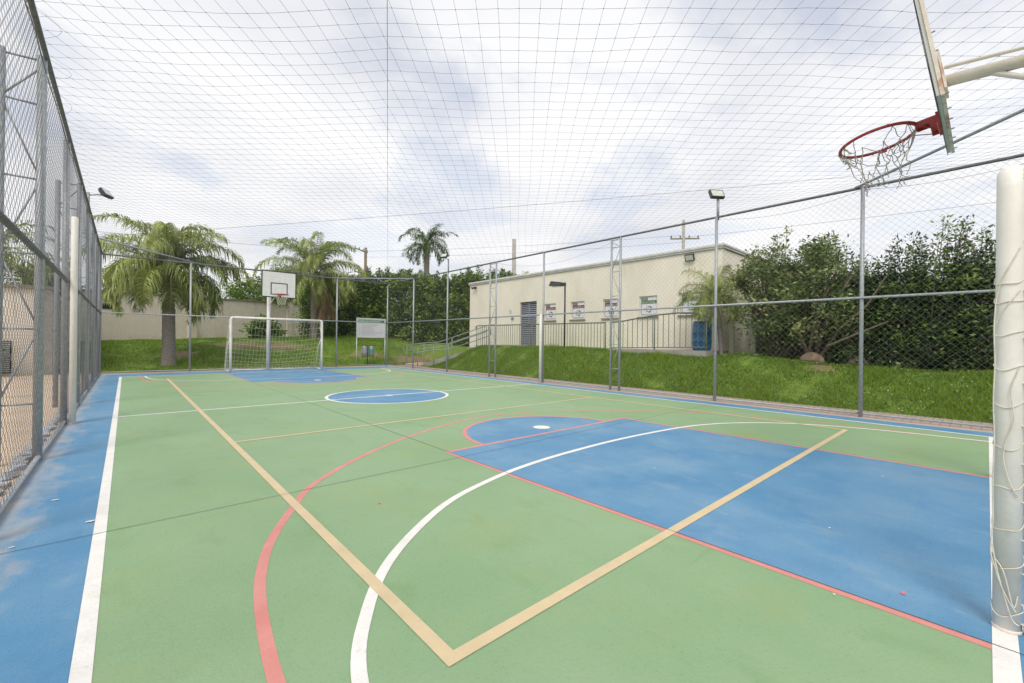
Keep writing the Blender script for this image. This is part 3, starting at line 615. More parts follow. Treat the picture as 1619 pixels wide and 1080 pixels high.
# ------------------------------------------------------------------ basketball hoops
def make_hoop(name, label, netmat, worn, pole_side=0, pole_back=.75):
    """board front face on local y=0 plane facing -y at z 0 = board bottom; rim towards -y"""
    g = thing(name, label, 'basketball hoop', (0, 0, 0), 0, 'basketball hoops'); w, h = .6, 1.0
    t = thing('tmp', None, None); 
    bd = MB(); bd.box((-w, 0, 0), (w, .018, h)); board = bd.build('backboard', 'board', g)
    e_ = MB()
    for a, c in (((-w-.012, -.004, -.012), (-w+.03, .002, h+.012)), ((w-.03, -.004, -.012), (w+.012, .002, h+.012)), ((-w+.03, -.004, -.012), (w-.03, .002, .028)), ((-w+.03, -.004, h-.028), (w-.03, .002, h+.012))): e_.box((a[0], a[1]-.001, a[2]), (c[0], -.001, c[2]))
    e_.build('border_line', 'black', board)
    s_ = MB(); q = .035
    for a, c in (((-.295, .10), (-.295+q, .56)), ((.295-q, .10), (.295, .56)), ((-.295+q, .56-q), (.295-q, .56)), ((-.295+q, .10), (.295-q, .10+q))): s_.box((a[0], -.003, a[1]), (c[0], -.0005, c[1]))
    s_.build('target_square', 'black', board)
    fb = MB(); fw = .020
    for a, c in (((-w-.008, .019, -.008), (-w+.04, .019+fw, h+.008)), ((w-.04, .019, -.008), (w+.008, .019+fw, h+.008)), ((-w+.04, .019, -.008), (w-.04, .019+fw, .035)), ((-w+.04, .019, h-.035), (w-.04, .019+fw, h+.008)), ((-w+.04, .019, .42), (w-.04, .019+fw, .46)), ((-.10, .019, .035), (-.06, .019+fw, .42)), ((.06, .019, .035), (.10, .019+fw, .42))): fb.box(a, c)
    fb.build('back_frame', 'boardrim', board)
    for x_ in (-.56, -.3, -.1, .1, .3, .56):
        for z_ in (.012, .44):
            bolts = MB(); bolts.tube([(x_, .036, z_), (x_, .058, z_)], .005, 6); bolts.build('bolt', 'shutter', board)
    # rim
    zr = .09; cy = -.362; rr = .235; rim = MB(); rim.tube([(rr*math.cos(a), cy+rr*math.sin(a), zr) for a in np.linspace(0, 2*PI, 49)], .012, 8, False); ro = rim.build('rim', 'rimred', g, True)
    br = MB(); br.box((-.055, -.135, zr-.010), (.055, -.004, zr+.010)); br.box((-.055, -.022, zr-.115), (.055, -.005, zr-.0105)); br.box((-.055, -.022, zr+.0105), (.055, -.005, zr+.03))
    br.box((-.056, -.133, zr-.03), (-.050, -.0225, zr-.0105)); br.box((.050, -.133, zr-.03), (.056, -.0225, zr-.0105)); br.box((-.056, -.06, zr-.10), (-.050, -.0225, zr-.0305)); br.box((.050, -.06, zr-.10), (.056, -.0225, zr-.0305))
    for sx in (-1, 1): br.tube([(sx*.05, -.022, zr-.10), (sx*.13, cy+.19, zr-.008)], .004, 6)
    br.build('bracket', 'rimred', ro)
    if worn:
        bk = MB(); bk.box((-rr-.012, cy-.01, zr-.022), (-rr+.012, cy+.03, zr-.008)); bk.build('rim_plate', 'rimred', ro)
    # net
    P_ = []; nn = 12; rows_ = [(.228, 0), (.205, -.09), (.17, -.17), (.145, -.25), (.13, -.33), (.125, -.39)]
    rg = random.Random(7 if worn else 3); paths = []
    def npt(k, j, jit=0):
        r_, dz = rows_[j]; a = 2*PI*(k+.5*(j % 2))/nn
        return Vector((r_*math.cos(a)+rg.uniform(-jit, jit), cy+r_*math.sin(a)+rg.uniform(-jit, jit), zr+dz+rg.uniform(-jit, jit)))
    jit = .022 if worn else .003
    grid_ = [[npt(k, j, jit if j else 0) for k in range(nn)] for j in range(len(rows_))]
    def cordp(a, c, s=.0): return [tuple(a.lerp(c, t)+Vector((rg.uniform(-s, s), rg.uniform(-s, s), -s*2*math.sin(PI*t)))) for t in np.linspace(0, 1, 5)]
    for j in range(len(rows_)-1):
        for k in range(nn):
            for dk in ((0, -1) if j % 2 == 0 else (0, 1)):
                if worn and rg.random() < (.16 if j < 2 else .38): continue
                paths.append(cordp(grid_[j][k], grid_[j+1][(k+dk) % nn], .006 if worn else .001))
    if worn:
        # torn cords knotted round the rim and hanging in loops, the foot of the net pulled to one side
        for k in range(16):
            a = rg.uniform(1.2, 5.6); c0 = Vector((rr*math.cos(a), cy+rr*math.sin(a), zr)); a2 = a+rg.uniform(.08, .3); c1 = Vector((rr*math.cos(a2)*.9, cy+rr*math.sin(a2)*.9, zr-rg.uniform(.04, .16)))
            paths.append(cordp(c0, c1, .02))
            u_ = Vector((math.cos(a), math.sin(a), 0)); paths.append([tuple(c0+u_*.014*math.cos(t)+Vector((0, 0, .014*math.sin(t)))+Vector((-u_.y, u_.x, 0))*.012*i_) for i_, t in enumerate(np.linspace(0, 2*PI, 5))])
    v, f = np_tubes(np.array(paths), .0031 if worn else .0032, 4); no = np_mesh('net', v, f, netmat, g)
    bpy.data.objects.remove(t)
    return g
# far hoop: board facing the camera's court side
h1 = make_hoop('basketball_hoop', 'far basketball hoop with its white backboard on a pole behind the far goal', 'twine', False)
h1.location = (4.47, 18.3, 2.80); h1.rotation_euler = (0, 0, 0)
b = MB(); b.tube([(-.27, .42, -2.80), (-.27, .42, .35)], .055, 12); b.build('pole', 'whitesteel', h1, True)
b = MB(); b.tube([(-.27, .42, .25), (-.12, .05, .25)], .04, 10); b.tube([(-.27, .42, -.35), (-.05, .05, .18)], .02, 8); b.build('arm', 'whitesteel', h1, True)
# near hoop: faces +y, leans forward
h2 = make_hoop('basketball_hoop', 'near basketball hoop overhead at the right with a torn tangled net on its red rim', 'oldtwine', True)
h2.location = (4.53, .292, 2.80); h2.rotation_euler = (R(9), 0, PI)
h2i = (Matrix.Translation((4.53, .292, 2.80)) @ Matrix.Rotation(PI, 4, 'Z') @ Matrix.Rotation(R(9), 4, 'X')).inverted()
hl_ = lambda pts: [h2i @ Vector(p) for p in pts]
b = MB(); b.tube(hl_([(4.37, .275, 3.07), (4.37, -1.75, 2.93)]), .040, 14); b.build('arm', 'rustysteel', h2, True)
b = MB(); b.tube(hl_([(4.37, .28, 3.17), (4.37, -.9, 3.04)]), .013, 8); b.tube(hl_([(4.37, .07, 3.04), (4.37, -1.68, 1.9)]), .018, 8); b.build('brace', 'whitesteel', h2, True)
b = MB(); b.box((.06, .048, .18), (.26, .062, .46)); b.build('mounting_plate', 'boardrim', h2)
b = MB(); b.tube(hl_([(4.37, -1.75, 0), (4.37, -1.75, 3.0)]), .07, 14); b.build('pole', 'whitesteel', h2, True)

# volleyball poles
for (x, y, zt, rr, lb) in ((-.43, 8.5, 2.84, .037, 'tall white volleyball net pole standing by the left fence'), (9.24, 8.93, 2.02, .040, 'white volleyball net pole standing by the right fence in front of a grey post')):
    b = MB(); b.tube([(0, 0, 0), (0, 0, zt), (0, 0, zt+.012)], [rr, rr, rr*.7], 16); t = thing('volleyball_pole', lb, 'pole', (x, y, 0), 0, 'volleyball net poles')
    b.build('pipe', 'whitesteel', t, True); b = MB(); b.tube([(0, 0, 0), (0, 0, .02)], rr*1.25, 16); b.build('floor_collar', 'edge', t)
    for z in (.55, 1.0, 1.55): 
        b = MB(); b.tube([(rr, 0, z), (rr+.02, 0, z), (rr+.02, 0, z+.02)], .006, 6); b.build('hook', 'galv', t)

# ------------------------------------------------------------------ floodlights
def floodlight(name, label, loc, pole_z0, yawl, tilt=R(25), arm=(0, 0), s=1.0, group='floodlights on poles', pole=True):
    t = thing(name, label, 'floodlight', loc, 0, group)
    if pole: 
        b = MB(); b.tube([(0, 0, pole_z0-loc[2]), (0, 0, 0)], .028, 10); b.build('pole', 'galv', t, True)
    b = MB(); b.tube([(0, 0, -.06), (arm[0]*.5, arm[1]*.5, 0), (arm[0], arm[1], .02)], .014, 8); b.build('bracket', 'galv', t, True)
    Rm = Matrix.Translation((arm[0], arm[1], .07)) @ Matrix.Rotation(yawl, 4, 'Z') @ Matrix.Rotation(tilt, 4, 'X')
    b = MB(); b.box((-.15*s, -.035, -.10*s), (.15*s, .035, .10*s), Rm)
    for k in range(6): b.box(((-.12+.045*k)*s, .035, -.08*s), ((-.11+.045*k)*s, .06, .08*s), Rm)
    b.build('housing', 'lampblack', t)
    b = MB(); b.box((-.13*s, -.040, -.08*s), (.13*s, -.036, .08*s), Rm); b.build('lens', 'lamplens', t)
    return t
floodlight('floodlight', 'square floodlight on the pole rising above the right fence rail', (XR+.06, 3.93, 4.33), 3.85, R(-35), R(-28), (-.03, .02))
floodlight('floodlight', 'small floodlight on an arm above the left fence', (XL-.03, 13.2, 4.35), 3.85, R(60), R(-35), (.28, .12), .9)
floodlight('floodlight', 'small floodlight above the right fence in front of the tall lone palm', (XR+.02, 14.15, 4.42), 3.85, R(-70), R(-35), (-.22, -.05), .9)

# ------------------------------------------------------------------ building
bd = thing('service_building', 'long cream rendered building with louvred door on the raised ground to the right', 'building')
BX, BY0, BY1 = 13.5, 5.45, 18.25
DY0, DY1, DZ0, DZ1 = 13.33, 14.40, .95, 3.02
wins = [(12.20, 12.85), (10.68, 11.37), (9.15, 9.80), (7.58, 8.26), (6.05, 6.78)]; WZ0, WZ1 = 2.14, 2.85
wb = MB(); zt = 4.12
# front wall built round its openings
cuts = sorted([(DY0, DY1, DZ0, DZ1)]+[(a, c, WZ0, WZ1) for a, c in wins]); y = BY0; T = .18
for a, c, z0, z1 in cuts:
    wb.box((BX, y, -.2), (BX+T, a, zt))
    if z0 > 1: wb.box((BX, a, -.2), (BX+T, c, z0))
    else: wb.box((BX, a, -.2), (BX+T, c, z0))
    wb.box((BX, a, z1), (BX+T, c, zt)); y = c
wb.box((BX, y, -.2), (BX+T, BY1, zt))
wb.box((BX+T, BY0, -.2), (BX+6.5, BY0+T, zt-.02)); wb.box((BX+T, BY1-T, -.2), (BX+6.5, BY1, zt-.02)); wb.box((BX+6.5-T, BY0+T, -.2), (BX+6.5, BY1-T, zt-.04))
wb.build('wall', 'bwall', bd)
rf = MB(); rf.box((BX-.05, BY0-.05, 4.13), (BX+6.6, BY1+.05, 4.24)); rf.box((BX-.03, BY0-.03, 4.242), (BX+6.56, BY1+.03, 4.28)); ro = rf.build('roof', 'roofmetal', bd)
rf = MB(); rf.box((BX-.08, BY0-.08, 4.19), (BX-.053, BY1+.07, 4.235)); rf.box((BX-.053, BY0-.08, 4.19), (BX+6.5, BY0-.053, 4.235)); rf.build('gutter', 'sheetroof', ro)
db = MB(); db.box((BX+.12, DY0+.001, DZ0), (BX+.14, DY1-.001, DZ1)); dr = db.build('door', 'dark', bd)
lv = MB(); k = DZ0+.03
while k < DZ1-.04:
    for a, c in ((DY0+.05, (DY0+DY1)/2-.02), ((DY0+DY1)/2+.02, DY1-.05)):
        lv.add([(BX+.07, a, k), (BX+.07, c, k), (BX+.11, c, k+.055), (BX+.11, a, k+.055), (BX+.078, a, k-.004), (BX+.078, c, k-.004), (BX+.118, c, k+.051), (BX+.118, a, k+.051)], [(0, 1, 2, 3), (4, 7, 6, 5), (0, 4, 5, 1), (2, 6, 7, 3), (0, 3, 7, 4), (1, 5, 6, 2)])
    k += .085
lv.build('louvres', 'shutter', dr)
lf = MB()
for a, c in ((DY0+.002, DY0+.05), ((DY0+DY1)/2-.02, (DY0+DY1)/2+.02), (DY1-.05, DY1-.002)): lf.box((BX+.06, a, DZ0), (BX+.119, c, DZ1-.002))
lf.box((BX+.06, DY0+.05, 1.95), (BX+.069, DY1-.05, 2.0)); lf.build('door_frame', 'shutter', dr)
lh = MB(); lh.box((BX+.03, (DY0+DY1)/2-.05, 1.95), (BX+.058, (DY0+DY1)/2+.01, 2.03)); lh.build('handle', 'lampblack', dr)
names_ = ['next to the louvred door', 'second from the louvred door', 'behind the lattice braced fence post', 'with the green poster in the open', 'behind the small palm']
for i, (a, c) in enumerate(wins):
    f_ = MB(); q = .045
    f_.box((BX+.05, a+.001, WZ0), (BX+.10, a+q, WZ1)); f_.box((BX+.05, c-q, WZ0), (BX+.10, c-.001, WZ1)); f_.box((BX+.05, a+q, WZ0), (BX+.10, c-q, WZ0+q)); f_.box((BX+.05, a+q, WZ1-q), (BX+.10, c-q, WZ1-.001))
    fo = f_.build('window', 'frame', bd)
    p_ = MB(); p_.box((BX+.10, a+.002, WZ0+.002), (BX+.11, c-.002, WZ1-.002)); p_.build('pane', 'glass', fo)
    s_ = MB(); s_.box((BX-.05, a-.05, WZ0-.05), (BX+.05, c+.05, WZ0-.002)); s_.build('sill', 'coping', fo)
def recycle(parent, cy, cz, s, mt_):
    """three chasing arrows on the plane x = const, seen from -x (y runs to the left)"""
    b = MB()
    for k in range(3):
        a0 = 2*PI*k/3+PI/2
        def q(r, a, x=0.0): return (x, cy-r*math.cos(a), cz+r*math.sin(a))
        for (r0, r1, u0, u1) in ((.62, 1.0, .10, .55), (.62, 1.0, -.85, -.25)):
            A = [q(s*r0, a0+u0), q(s*r1, a0+u0*.8), q(s*r1, a0+u1*.8), q(s*r0, a0+u1)]
            B_ = [(-.003, p[1], p[2]) for p in A]; b.add(A+B_, [(0, 1, 2, 3), (4, 7, 6, 5), (0, 4, 5, 1), (1, 5, 6, 2), (2, 6, 7, 3), (3, 7, 4, 0)])
        tip = [q(s*.45, a0-.85), q(s*1.2, a0-.80), q(s*.85, a0-1.25)]
        B_ = [(-.003, p[1], p[2]) for p in tip]; b.add(tip+B_, [(0, 1, 2), (3, 5, 4), (0, 3, 4, 1), (1, 4, 5, 2), (2, 5, 3, 0)])
    return b.build('recycling_symbol', mt_, parent)
for i, (a, c) in enumerate(wins):
    brown = i < 3; mt_ = 'brown' if brown else 'pgreen'
    lb = ('brown waste poster ' if brown else 'green recycling poster ')+['in the window next to the louvred door', 'in the window just right of the black street lamp', 'in the window behind the lattice braced fence post', 'in the window over the middle of the curved railing', 'in the last window half hidden by the small palm'][i]
    yl, yr = c-.06, a+.04; pw = yl-yr; zb, zt_ = WZ0+.05, WZ1-.05; ph = zt_-zb     # seen from -x: left edge is high y
    t = thing('poster', lb, 'poster', (BX+.035, 0, 0), 0, 'waste sorting posters in the windows')
    p_ = MB(); p_.box((0, yr, zb), (.006, yl, zt_)); po = p_.build('sheet', 'paper', t)
    hd = MB(); hd.box((-.003, yr, zt_-ph*.36), (-.0005, yl, zt_-ph*.17)); hd.box((-.003, yl-pw*.42, zt_-ph*.17+.0005), (-.0005, yl, zt_-.004)); hd.build('header', mt_, t)
    fr_ = MB(); fr_.box((-.002, yl-.012, zb+.02), (-.0005, yl, zt_-ph*.36-.001)); fr_.box((-.002, yr, zb+.02), (-.0005, yl-.0125, zb+.03)); fr_.build('border', mt_, t)
    rot_ = (PI/2, 0, -PI/2)
    text_mesh('letters', 'LIXO', ph*.16, 'pink', t, (-.0045, yl-.025, zt_-ph*.15), rot_, pw*.34, .002)
    text_mesh('letters', 'ORGÂNICO' if brown else 'RECICLÁVEL', ph*.15, 'pink', t, (-.0045, yl-.025, zt_-ph*.33), rot_, pw*.90, .002)
    rs = recycle(t, (yl+yr)/2, zb+ph*.33, ph*.20, 'black' if brown else 'pgreen'); rs.location.x = -.001
# wall-mounted lights, tap box
t = thing('wall_floodlight', 'small floodlight fixed high on the cream wall near the right end of the building', 'floodlight', (BX, 6.42, 4.0))
b = MB(); b.box((-.14, -.15, -.12), (-.09, .15, .10), Matrix.Rotation(R(-20), 4, 'Y')); b.tube([(0, 0, .06), (-.1, 0, .04)], .012, 6); b.build('housing', 'lampblack', t)
b = MB(); b.box((-.146, -.12, -.09), (-.1405, .12, .07), Matrix.Rotation(R(-20), 4, 'Y')); b.build('lens', 'lamplens', t)
t = thing('wall_lamp', 'twin-headed security lamp under the eave at the left end of the building', 'lamp', (BX, 17.72, 3.98))
for s_ in (-1, 1):
    b = MB(); b.tube([(-.02, 0, 0), (-.10, s_*.07, -.01), (-.20, s_*.14, -.05)], [.02, .035, .07], 10); b.build('head', 'lampblack', t, True)
b = MB(); b.tube([(0, 0, 0), (-.03, 0, 0)], .05, 12); b.build('base', 'lampblack', t)
t = thing('wall_tap', 'small tap on the cream wall left of the louvred door', 'tap', (BX, 14.87, 2.30))
b = MB(); b.box((-.05, -.06, -.05), (-.001, .06, .05)); b.build('box', 'shutter', t); b = MB(); b.tube([(-.05, 0, 0), (-.12, 0, 0), (-.12, 0, -.08)], .014, 8); b.build('spout', 'galv', t, True)
# accessibility mark beside the door, pale ring sign
t = thing('wall_sign', 'faint round pale sign on the cream wall left of the louvred door', 'sign', (BX, 15.05, 2.62))
b = MB(); b.tube([(-.001, 0, 0), (-.008, 0, 0)], .11, 24); b.build('disc', 'signface', t)
b = MB(); b.tube([(-.009, .09*math.cos(a), .09*math.sin(a)) for a in np.linspace(0, 2*PI, 25)], .006, 5, False); b.build('ring', 'signtext', t)

# deck and railing
b = MB(); b.box((12.0, 5.25, -.3), (BX-.002, 8.5, 1.02)); b.box((12.0, 8.502, -.3), (BX-.002, 16.4, .93)); dk = tag(b.build('concrete_deck', 'concrete'), 'raised concrete platform in front of the cream building', 'platform')
def railing(name, label, pts_top, pts_bot, y0, y1, step):
    t = thing(name, label, 'railing', (0, 0, 0), 0, 'barred railings on the platform'); X_ = 12.08
    smooth_tube('top_rail', [(X_, y, z) for y, z in pts_top], .022, 'railgreen', t, 8); smooth_tube('bottom_rail', [(X_, y, z) for y, z in pts_bot], .016, 'railgreen', t, 6)
    yt = [p[0] for p in pts_top]; zt_ = [p[1] for p in pts_top]; yb = [p[0] for p in pts_bot]; zb = [p[1] for p in pts_bot]
    o = np.argsort(yt); o2 = np.argsort(yb); b = MB(); y = y0
    while y <= y1:
        b.tube([(X_, y, float(np.interp(y, np.array(yb)[o2], np.array(zb)[o2]))), (X_, y, float(np.interp(y, np.array(yt)[o], np.array(zt_)[o])))], .011, 5); y += step
    b.build('bars', 'railgreen', t)
    for y in (y0-.06, y1+.06, (y0+y1)/2):
        b = MB(); zb_ = .9; b.tube([(X_, y, zb_), (X_, y, float(np.interp(y, np.array(yt)[o], np.array(zt_)[o])))], .02, 8); b.build('upright', 'railgreen', t, True)
railing('railing', 'long straight green-grey barred railing in front of the louvred door', [(15.85, 1.78), (15.83, 1.88), (15.72, 1.93), (14, 1.92), (8.66, 1.89)], [(15.85, 1.0), (8.66, 1.0)], 8.72, 15.7, .135)
railing('railing', 'curved green-grey barred railing rising at the right end of the platform', [(8.44, 1.89), (8.0, 1.92), (7.4, 2.0), (6.7, 2.08), (6.1, 2.11), (5.7, 2.09), (5.4, 2.03), (5.26, 1.96)], [(8.44, 1.05), (5.26, 1.12)], 5.35, 8.38, .175)
# ramp and handrails
rp = MB(); R0 = Vector((11.1, 18.6)); R1 = Vector((12.75, 16.2)); dd_ = (R1-R0).normalized(); nn_ = Vector((dd_.y, -dd_.x))
a1, a2, a3, a4 = R0-nn_*.55, R0+nn_*.55, R1+nn_*.55, R1-nn_*.55
rp.add([(a1.x, a1.y, .10), (a2.x, a2.y, .10), (a3.x, a3.y, .93), (a4.x, a4.y, .93), (a1.x, a1.y, -.3), (a2.x, a2.y, -.3), (a3.x, a3.y, -.3), (a4.x, a4.y, -.3)], [(0, 1, 2, 3), (0, 4, 5, 1), (1, 5, 6, 2), (2, 6, 7, 3), (3, 7, 4, 0)])
tag(rp.build('ramp', 'concrete'), 'concrete ramp climbing to the platform between pale green handrails', 'ramp')
def rail_at(u, v, x):
    return None
def handrail(label, P, drop=.28, posts=()):
    t = thing('handrail', label, 'handrail', (0, 0, 0), 0, 'pale green ramp handrails')
    lo = [(x, y, z-drop) for x, y, z in P]
    e0 = Vector(P[0]); e1 = Vector(P[1]); d = (e0-e1).normalized()
    nose = [tuple(e0+d*.10+Vector((0, 0, -drop*t))) for t in (.15, .5, .85)]
    E1 = Vector(P[-1]); d2 = (E1-Vector(P[-2])).normalized(); tail = [tuple(E1+d2*.10+Vector((0, 0, -drop*t))) for t in (.15, .5, .85)]
    smooth_tube('pipe', P+tail+lo[::-1]+nose[::-1]+[P[0]], .021, 'handrail', t, 8)
    for x, y, z, zb in posts:
        smooth_tube('upright', [(x, y, zb), (x, y, z)], .019, 'handrail', t, 8)
    return t
handrail('left ramp handrail starting low by the path and climbing to the platform', [(10.55, 19.65, .98), (11.15, 18.85, 1.10), (11.55, 18.15, 1.15), (12.75, 16.05, 1.92)], .28, [(10.6, 19.58, .98, 0), (11.15, 18.85, 1.08, .1), (11.9, 17.5, 1.36, .3), (12.7, 16.13, 1.88, .7)])
handrail('right ramp handrail nearer the court, ending by the barred railing', [(10.35, 18.2, .92), (10.9, 17.55, 1.06), (11.35, 17.0, 1.08), (12.25, 15.1, 1.74)], .28, [(10.4, 18.15, .92, 0), (10.9, 17.55, 1.03, .05), (11.35, 17.0, 1.05, .1), (12.2, 15.2, 1.70, .6)])
# black street lamp
t = thing('street_lamp', 'black street lamp with a box head standing between the first two windows', 'street lamp', (12.0, 10.40, .8))
smooth_tube('pole', [(0, 0, 0), (0, 0, 2.60)], .032, 'lampblack', t, 10)
b = MB(); b.box((-.09, .02, 2.50), (.09, .24, 2.58)); Rm = Matrix.Rotation(R(8), 4, 'X'); b.add([(-.13, .12, 2.48), (.13, .12, 2.48), (.13, .70, 2.52), (-.13, .70, 2.52), (-.09, .16, 2.62), (.09, .16, 2.62), (.10, .62, 2.70), (-.10, .62, 2.70)], [(0, 3, 2, 1), (4, 5, 6, 7), (0, 1, 5, 4), (1, 2, 6, 5), (2, 3, 7, 6), (3, 0, 4, 7)]); b.build('head', 'lampblack', t)
b = MB(); b.box((-.09, .25, 2.474), (.09, .60, 2.486)); b.build('lens', 'lamplens', t)
# blue barrel
t = thing('barrel', 'blue plastic barrel standing behind the curved railing', 'barrel', (12.55, 5.62, 1.02))
b = MB(); b.tube([(0, 0, z) for z in (0, .02, .08, .25, .27, .29, .5, .52, .54, .74, .80, .82)], [.22, .245, .255, .26, .275, .26, .26, .275, .26, .255, .24, .21], 24); b.build('body', 'barrel', t, True)
b = MB(); b.tube([(0, 0, .815), (0, 0, .845)], .235, 24); b.tube([(.1, .05, .845), (.1, .05, .865)], .035, 10); b.build('lid', 'barrel', t)
for (x, y, z0, z1, lb) in ((13.9, 5.30, .7, 2.2, 'pale square post standing at the corner of the cream building'), (14.1, 4.75, .7, 2.0, 'yellowish square post in the shade right of the small palm')):
    b = MB(); b.box((x-.06, y-.06, z0), (x+.06, y+.06, z1)); b.box((x-.075, y-.075, z1), (x+.075, y+.075, z1+.03)); tag(b.build('square_post', 'bwall'), lb, 'post')

# ------------------------------------------------------------------ boundary wall, utility block
W0 = Vector((-9.0, 24.0)); Wd = (Vector((13.18, 35.4))-Vector((-.78, 28.19))).normalized(); Wa = Vector((-.78, 28.19))
def wallseg(label, s0, s1):
    t = thing('boundary_wall', label, 'wall', (Wa.x, Wa.y, 0), math.atan2(Wd.y, Wd.x), 'rendered boundary walls')
    b = MB(); n_ = 12
    for i in range(n_):
        pass
    k0 = 3.33+.033*s0; k1 = 3.33+.033*s1
    b.add([(s0, 0, 0), (s1, 0, 0), (s1, .2, 0), (s0, .2, 0), (s0, 0, k0), (s1, 0, k1), (s1, .2, k1), (s0, .2, k0)], [(0, 3, 2, 1), (4, 5, 6, 7), (0, 1, 5, 4), (1, 2, 6, 5), (2, 3, 7, 6), (3, 0, 4, 7)]); b.build('panel', 'pwall', t)
    b = MB(); b.add([(s0, -.06, k0+.003), (s1, -.06, k1+.003), (s1, .26, k1+.003), (s0, .26, k0+.003), (s0, -.06, k0+.09), (s1, -.06, k1+.09), (s1, .26, k1+.09), (s0, .26, k0+.09)], [(0, 3, 2, 1), (4, 5, 6, 7), (0, 1, 5, 4), (1, 2, 6, 5), (2, 3, 7, 6), (3, 0, 4, 7)]); b.build('coping', 'coping', t)
    return t
wt = wallseg('long pinkish rendered wall with dark coping on the lawn beyond the far fence', -10, 18.5)
for u_s in (4.1, 10.6):
    zt = 3.33+.033*u_s+.22; b = MB(); b.box((u_s-.22, -.10, 0), (u_s+.22, -.002, zt)); b.box((u_s-.22, .202, 0), (u_s+.22, .3, zt)); b.box((u_s-.22, -.002, 3.33+.033*u_s+.10), (u_s+.22, .202, zt)); b.box((u_s-.28, -.16, zt+.002), (u_s+.28, .36, zt+.09)); b.build('pier', 'pwall', wt)
b = MB(); b.box((.05, -.02, 2.55), (.55, -.002, 2.82)); b.build('vent', 'dark', wt)
ut = thing('utility_block', 'low cream outbuilding with a louvred vent seen through the left fence', 'building', (-1.66, 20.25, -.1), R(0))
b = MB(); b.box((-6, 0, 0), (0, 5, 2.8)); b.build('wall', 'pwall', ut)
b = MB(); b.box((-.32, -.05, 0), (0.02, -.002, 2.7)); b.build('pilaster', 'concrete', ut)
b = MB(); b.box((-6.1, -.10, 2.802), (.1, 5.1, 2.9)); b.build('coping', 'coping', ut)
b = MB(); b.box((-1.55, -.02, .15), (-.85, -.002, 1.15)); v_ = b.build('vent', 'dark', ut)
b = MB(); k = .19
while k < 1.1: b.box((-1.52, -.045, k), (-.88, -.022, k+.03)); k += .06
b.build('louvres', 'sheetroof', v_)
b = MB()
for z in (3.0, 3.12): b.tube([(-5.5, .2, z), (-.7, .2, z)], .018, 6)
for x in np.arange(-5.5, -.6, .8): b.tube([(x, .2, 2.9), (x, .2, 3.12)], .015, 6)
b.build('roof_rail', 'frame', ut)

# ------------------------------------------------------------------ sign and bins beyond the far fence
sg = thing('notice_board', 'white playground notice board with dark green header beyond the far right court corner', 'sign', (8.52, 20.8, 0), R(4))
b = MB(); b.box((.03, 0, 1.36), (1.54, .03, 2.28)); b.build('panel', 'signface', sg)
b = MB(); b.box((.0, -.01, 2.25), (1.57, .035, 2.31)); b.box((0, -.01, 1.33), (.05, .035, 2.248)); b.box((1.52, -.01, 1.33), (1.57, .035, 2.248)); b.box((.051, -.01, 1.33), (1.519, .035, 1.36)); b.build('frame', 'signframe', sg)
b = MB(); b.box((.08, -.006, 2.09), (1.49, -.001, 2.22)); b.build('header', 'signgreen', sg)
text_mesh('letters', 'REGRAS DO PLAYGROUND', .10, 'signframe', sg, (.12, -.008, 2.12), (PI/2, 0, 0), 1.15, .002)
b = MB(); b.tube([(1.40, -.006, 2.155), (1.40, -.011, 2.155)], .055, 16); b.build('emblem', 'lime', sg)
b = MB(); rk = random.Random(8)
for i, z in enumerate(np.arange(1.46, 2.05, .062)):
    x = .25; xe = rk.uniform(.8, 1.42)
    if i % 2: b.box((.13, -.005, z), (.18, -.001, z+.028))
    while x < xe:
        w_ = rk.uniform(.03, .10); b.box((x, -.004, z), (x+w_, -.001, z+.017)); x += w_+.02
b.build('text_rows', 'signtext', sg)
for x, z0 in ((.02, -.1), (1.55, 0)): smooth_tube('leg', [(x, .015, z0), (x, .015, 1.33)], .022, 'signframe', sg, 8)
bn = thing('twin_litter_bin', 'pair of small steel litter bins on one post under the notice board', 'litter bin', (9.02, 20.7, 0))
smooth_tube('post', [(.07, .1, -.1), (.07, .1, .95)], .02, 'lampblack', bn, 8)
for i, x in enumerate((-.13, .22)):
    b = MB(); b.tube([(x, 0, z) for z in (.36, .38, .90, .93)], [.12, .135, .135, .125], 20); bo = b.build('bin', 'binmetal', bn, True)
    b = MB(); b.tube([(x, 0, .58), (x, 0, .76)], .137, 20, False); b.build('band', 'binband' if i else 'signtext', bo, True)
    b = MB(); b.tube([(x, 0, .931), (x, 0, .945)], .14, 20); b.build('rim', 'lampblack', bo)
smooth_tube('bracket', [(-.13, .135, .8), (.22, .135, .8)], .012, 'lampblack', bn, 6)

# ------------------------------------------------------------------ utility poles and cables
def upole(name, label, x, y, zt, r, mt_, arms, ang):
    t = thing(name, label, 'utility pole', (x, y, 0), ang, 'utility poles'); smooth_tube('pole', [(0, 0, 0), (0, 0, zt)], [r, r*.8], mt_, t, 10)
    for z, w, off in arms:
        b = MB(); b.box((-w/2+off, -.06, z-.05), (w/2+off, .06, z+.05)); a = b.build('crossarm', 'wood', t)
        b = MB()
        for k in range(4): xx = off-w/2+.08+k*(w-.16)/3; b.tube([(xx, 0, z+.05), (xx, 0, z+.18), (xx, 0, z+.28)], [.03, .06, .035], 8)
        b.build('insulators', 'lampblack', a, True)
    return t
upole('utility_pole', 'brown pole with two crossarms behind the trees right of the far hoop', 20.8, 48.7, 12.0, .20, 'wood', [(11.5, 2.6, -.9), (8.9, 2.6, -.9)], R(35))
upole('utility_pole', 'thick plain concrete pole rising behind the left end of the building roof', 20.24, 22.29, 8.4, .17, 'poleconc', [], 0)
upole('utility_pole', 'grey pole with one crossarm rising behind the right part of the building roof', 35.8, 17.7, 11.9, .15, 'poleconc', [(10.3, 2.4, .1)], R(-48))
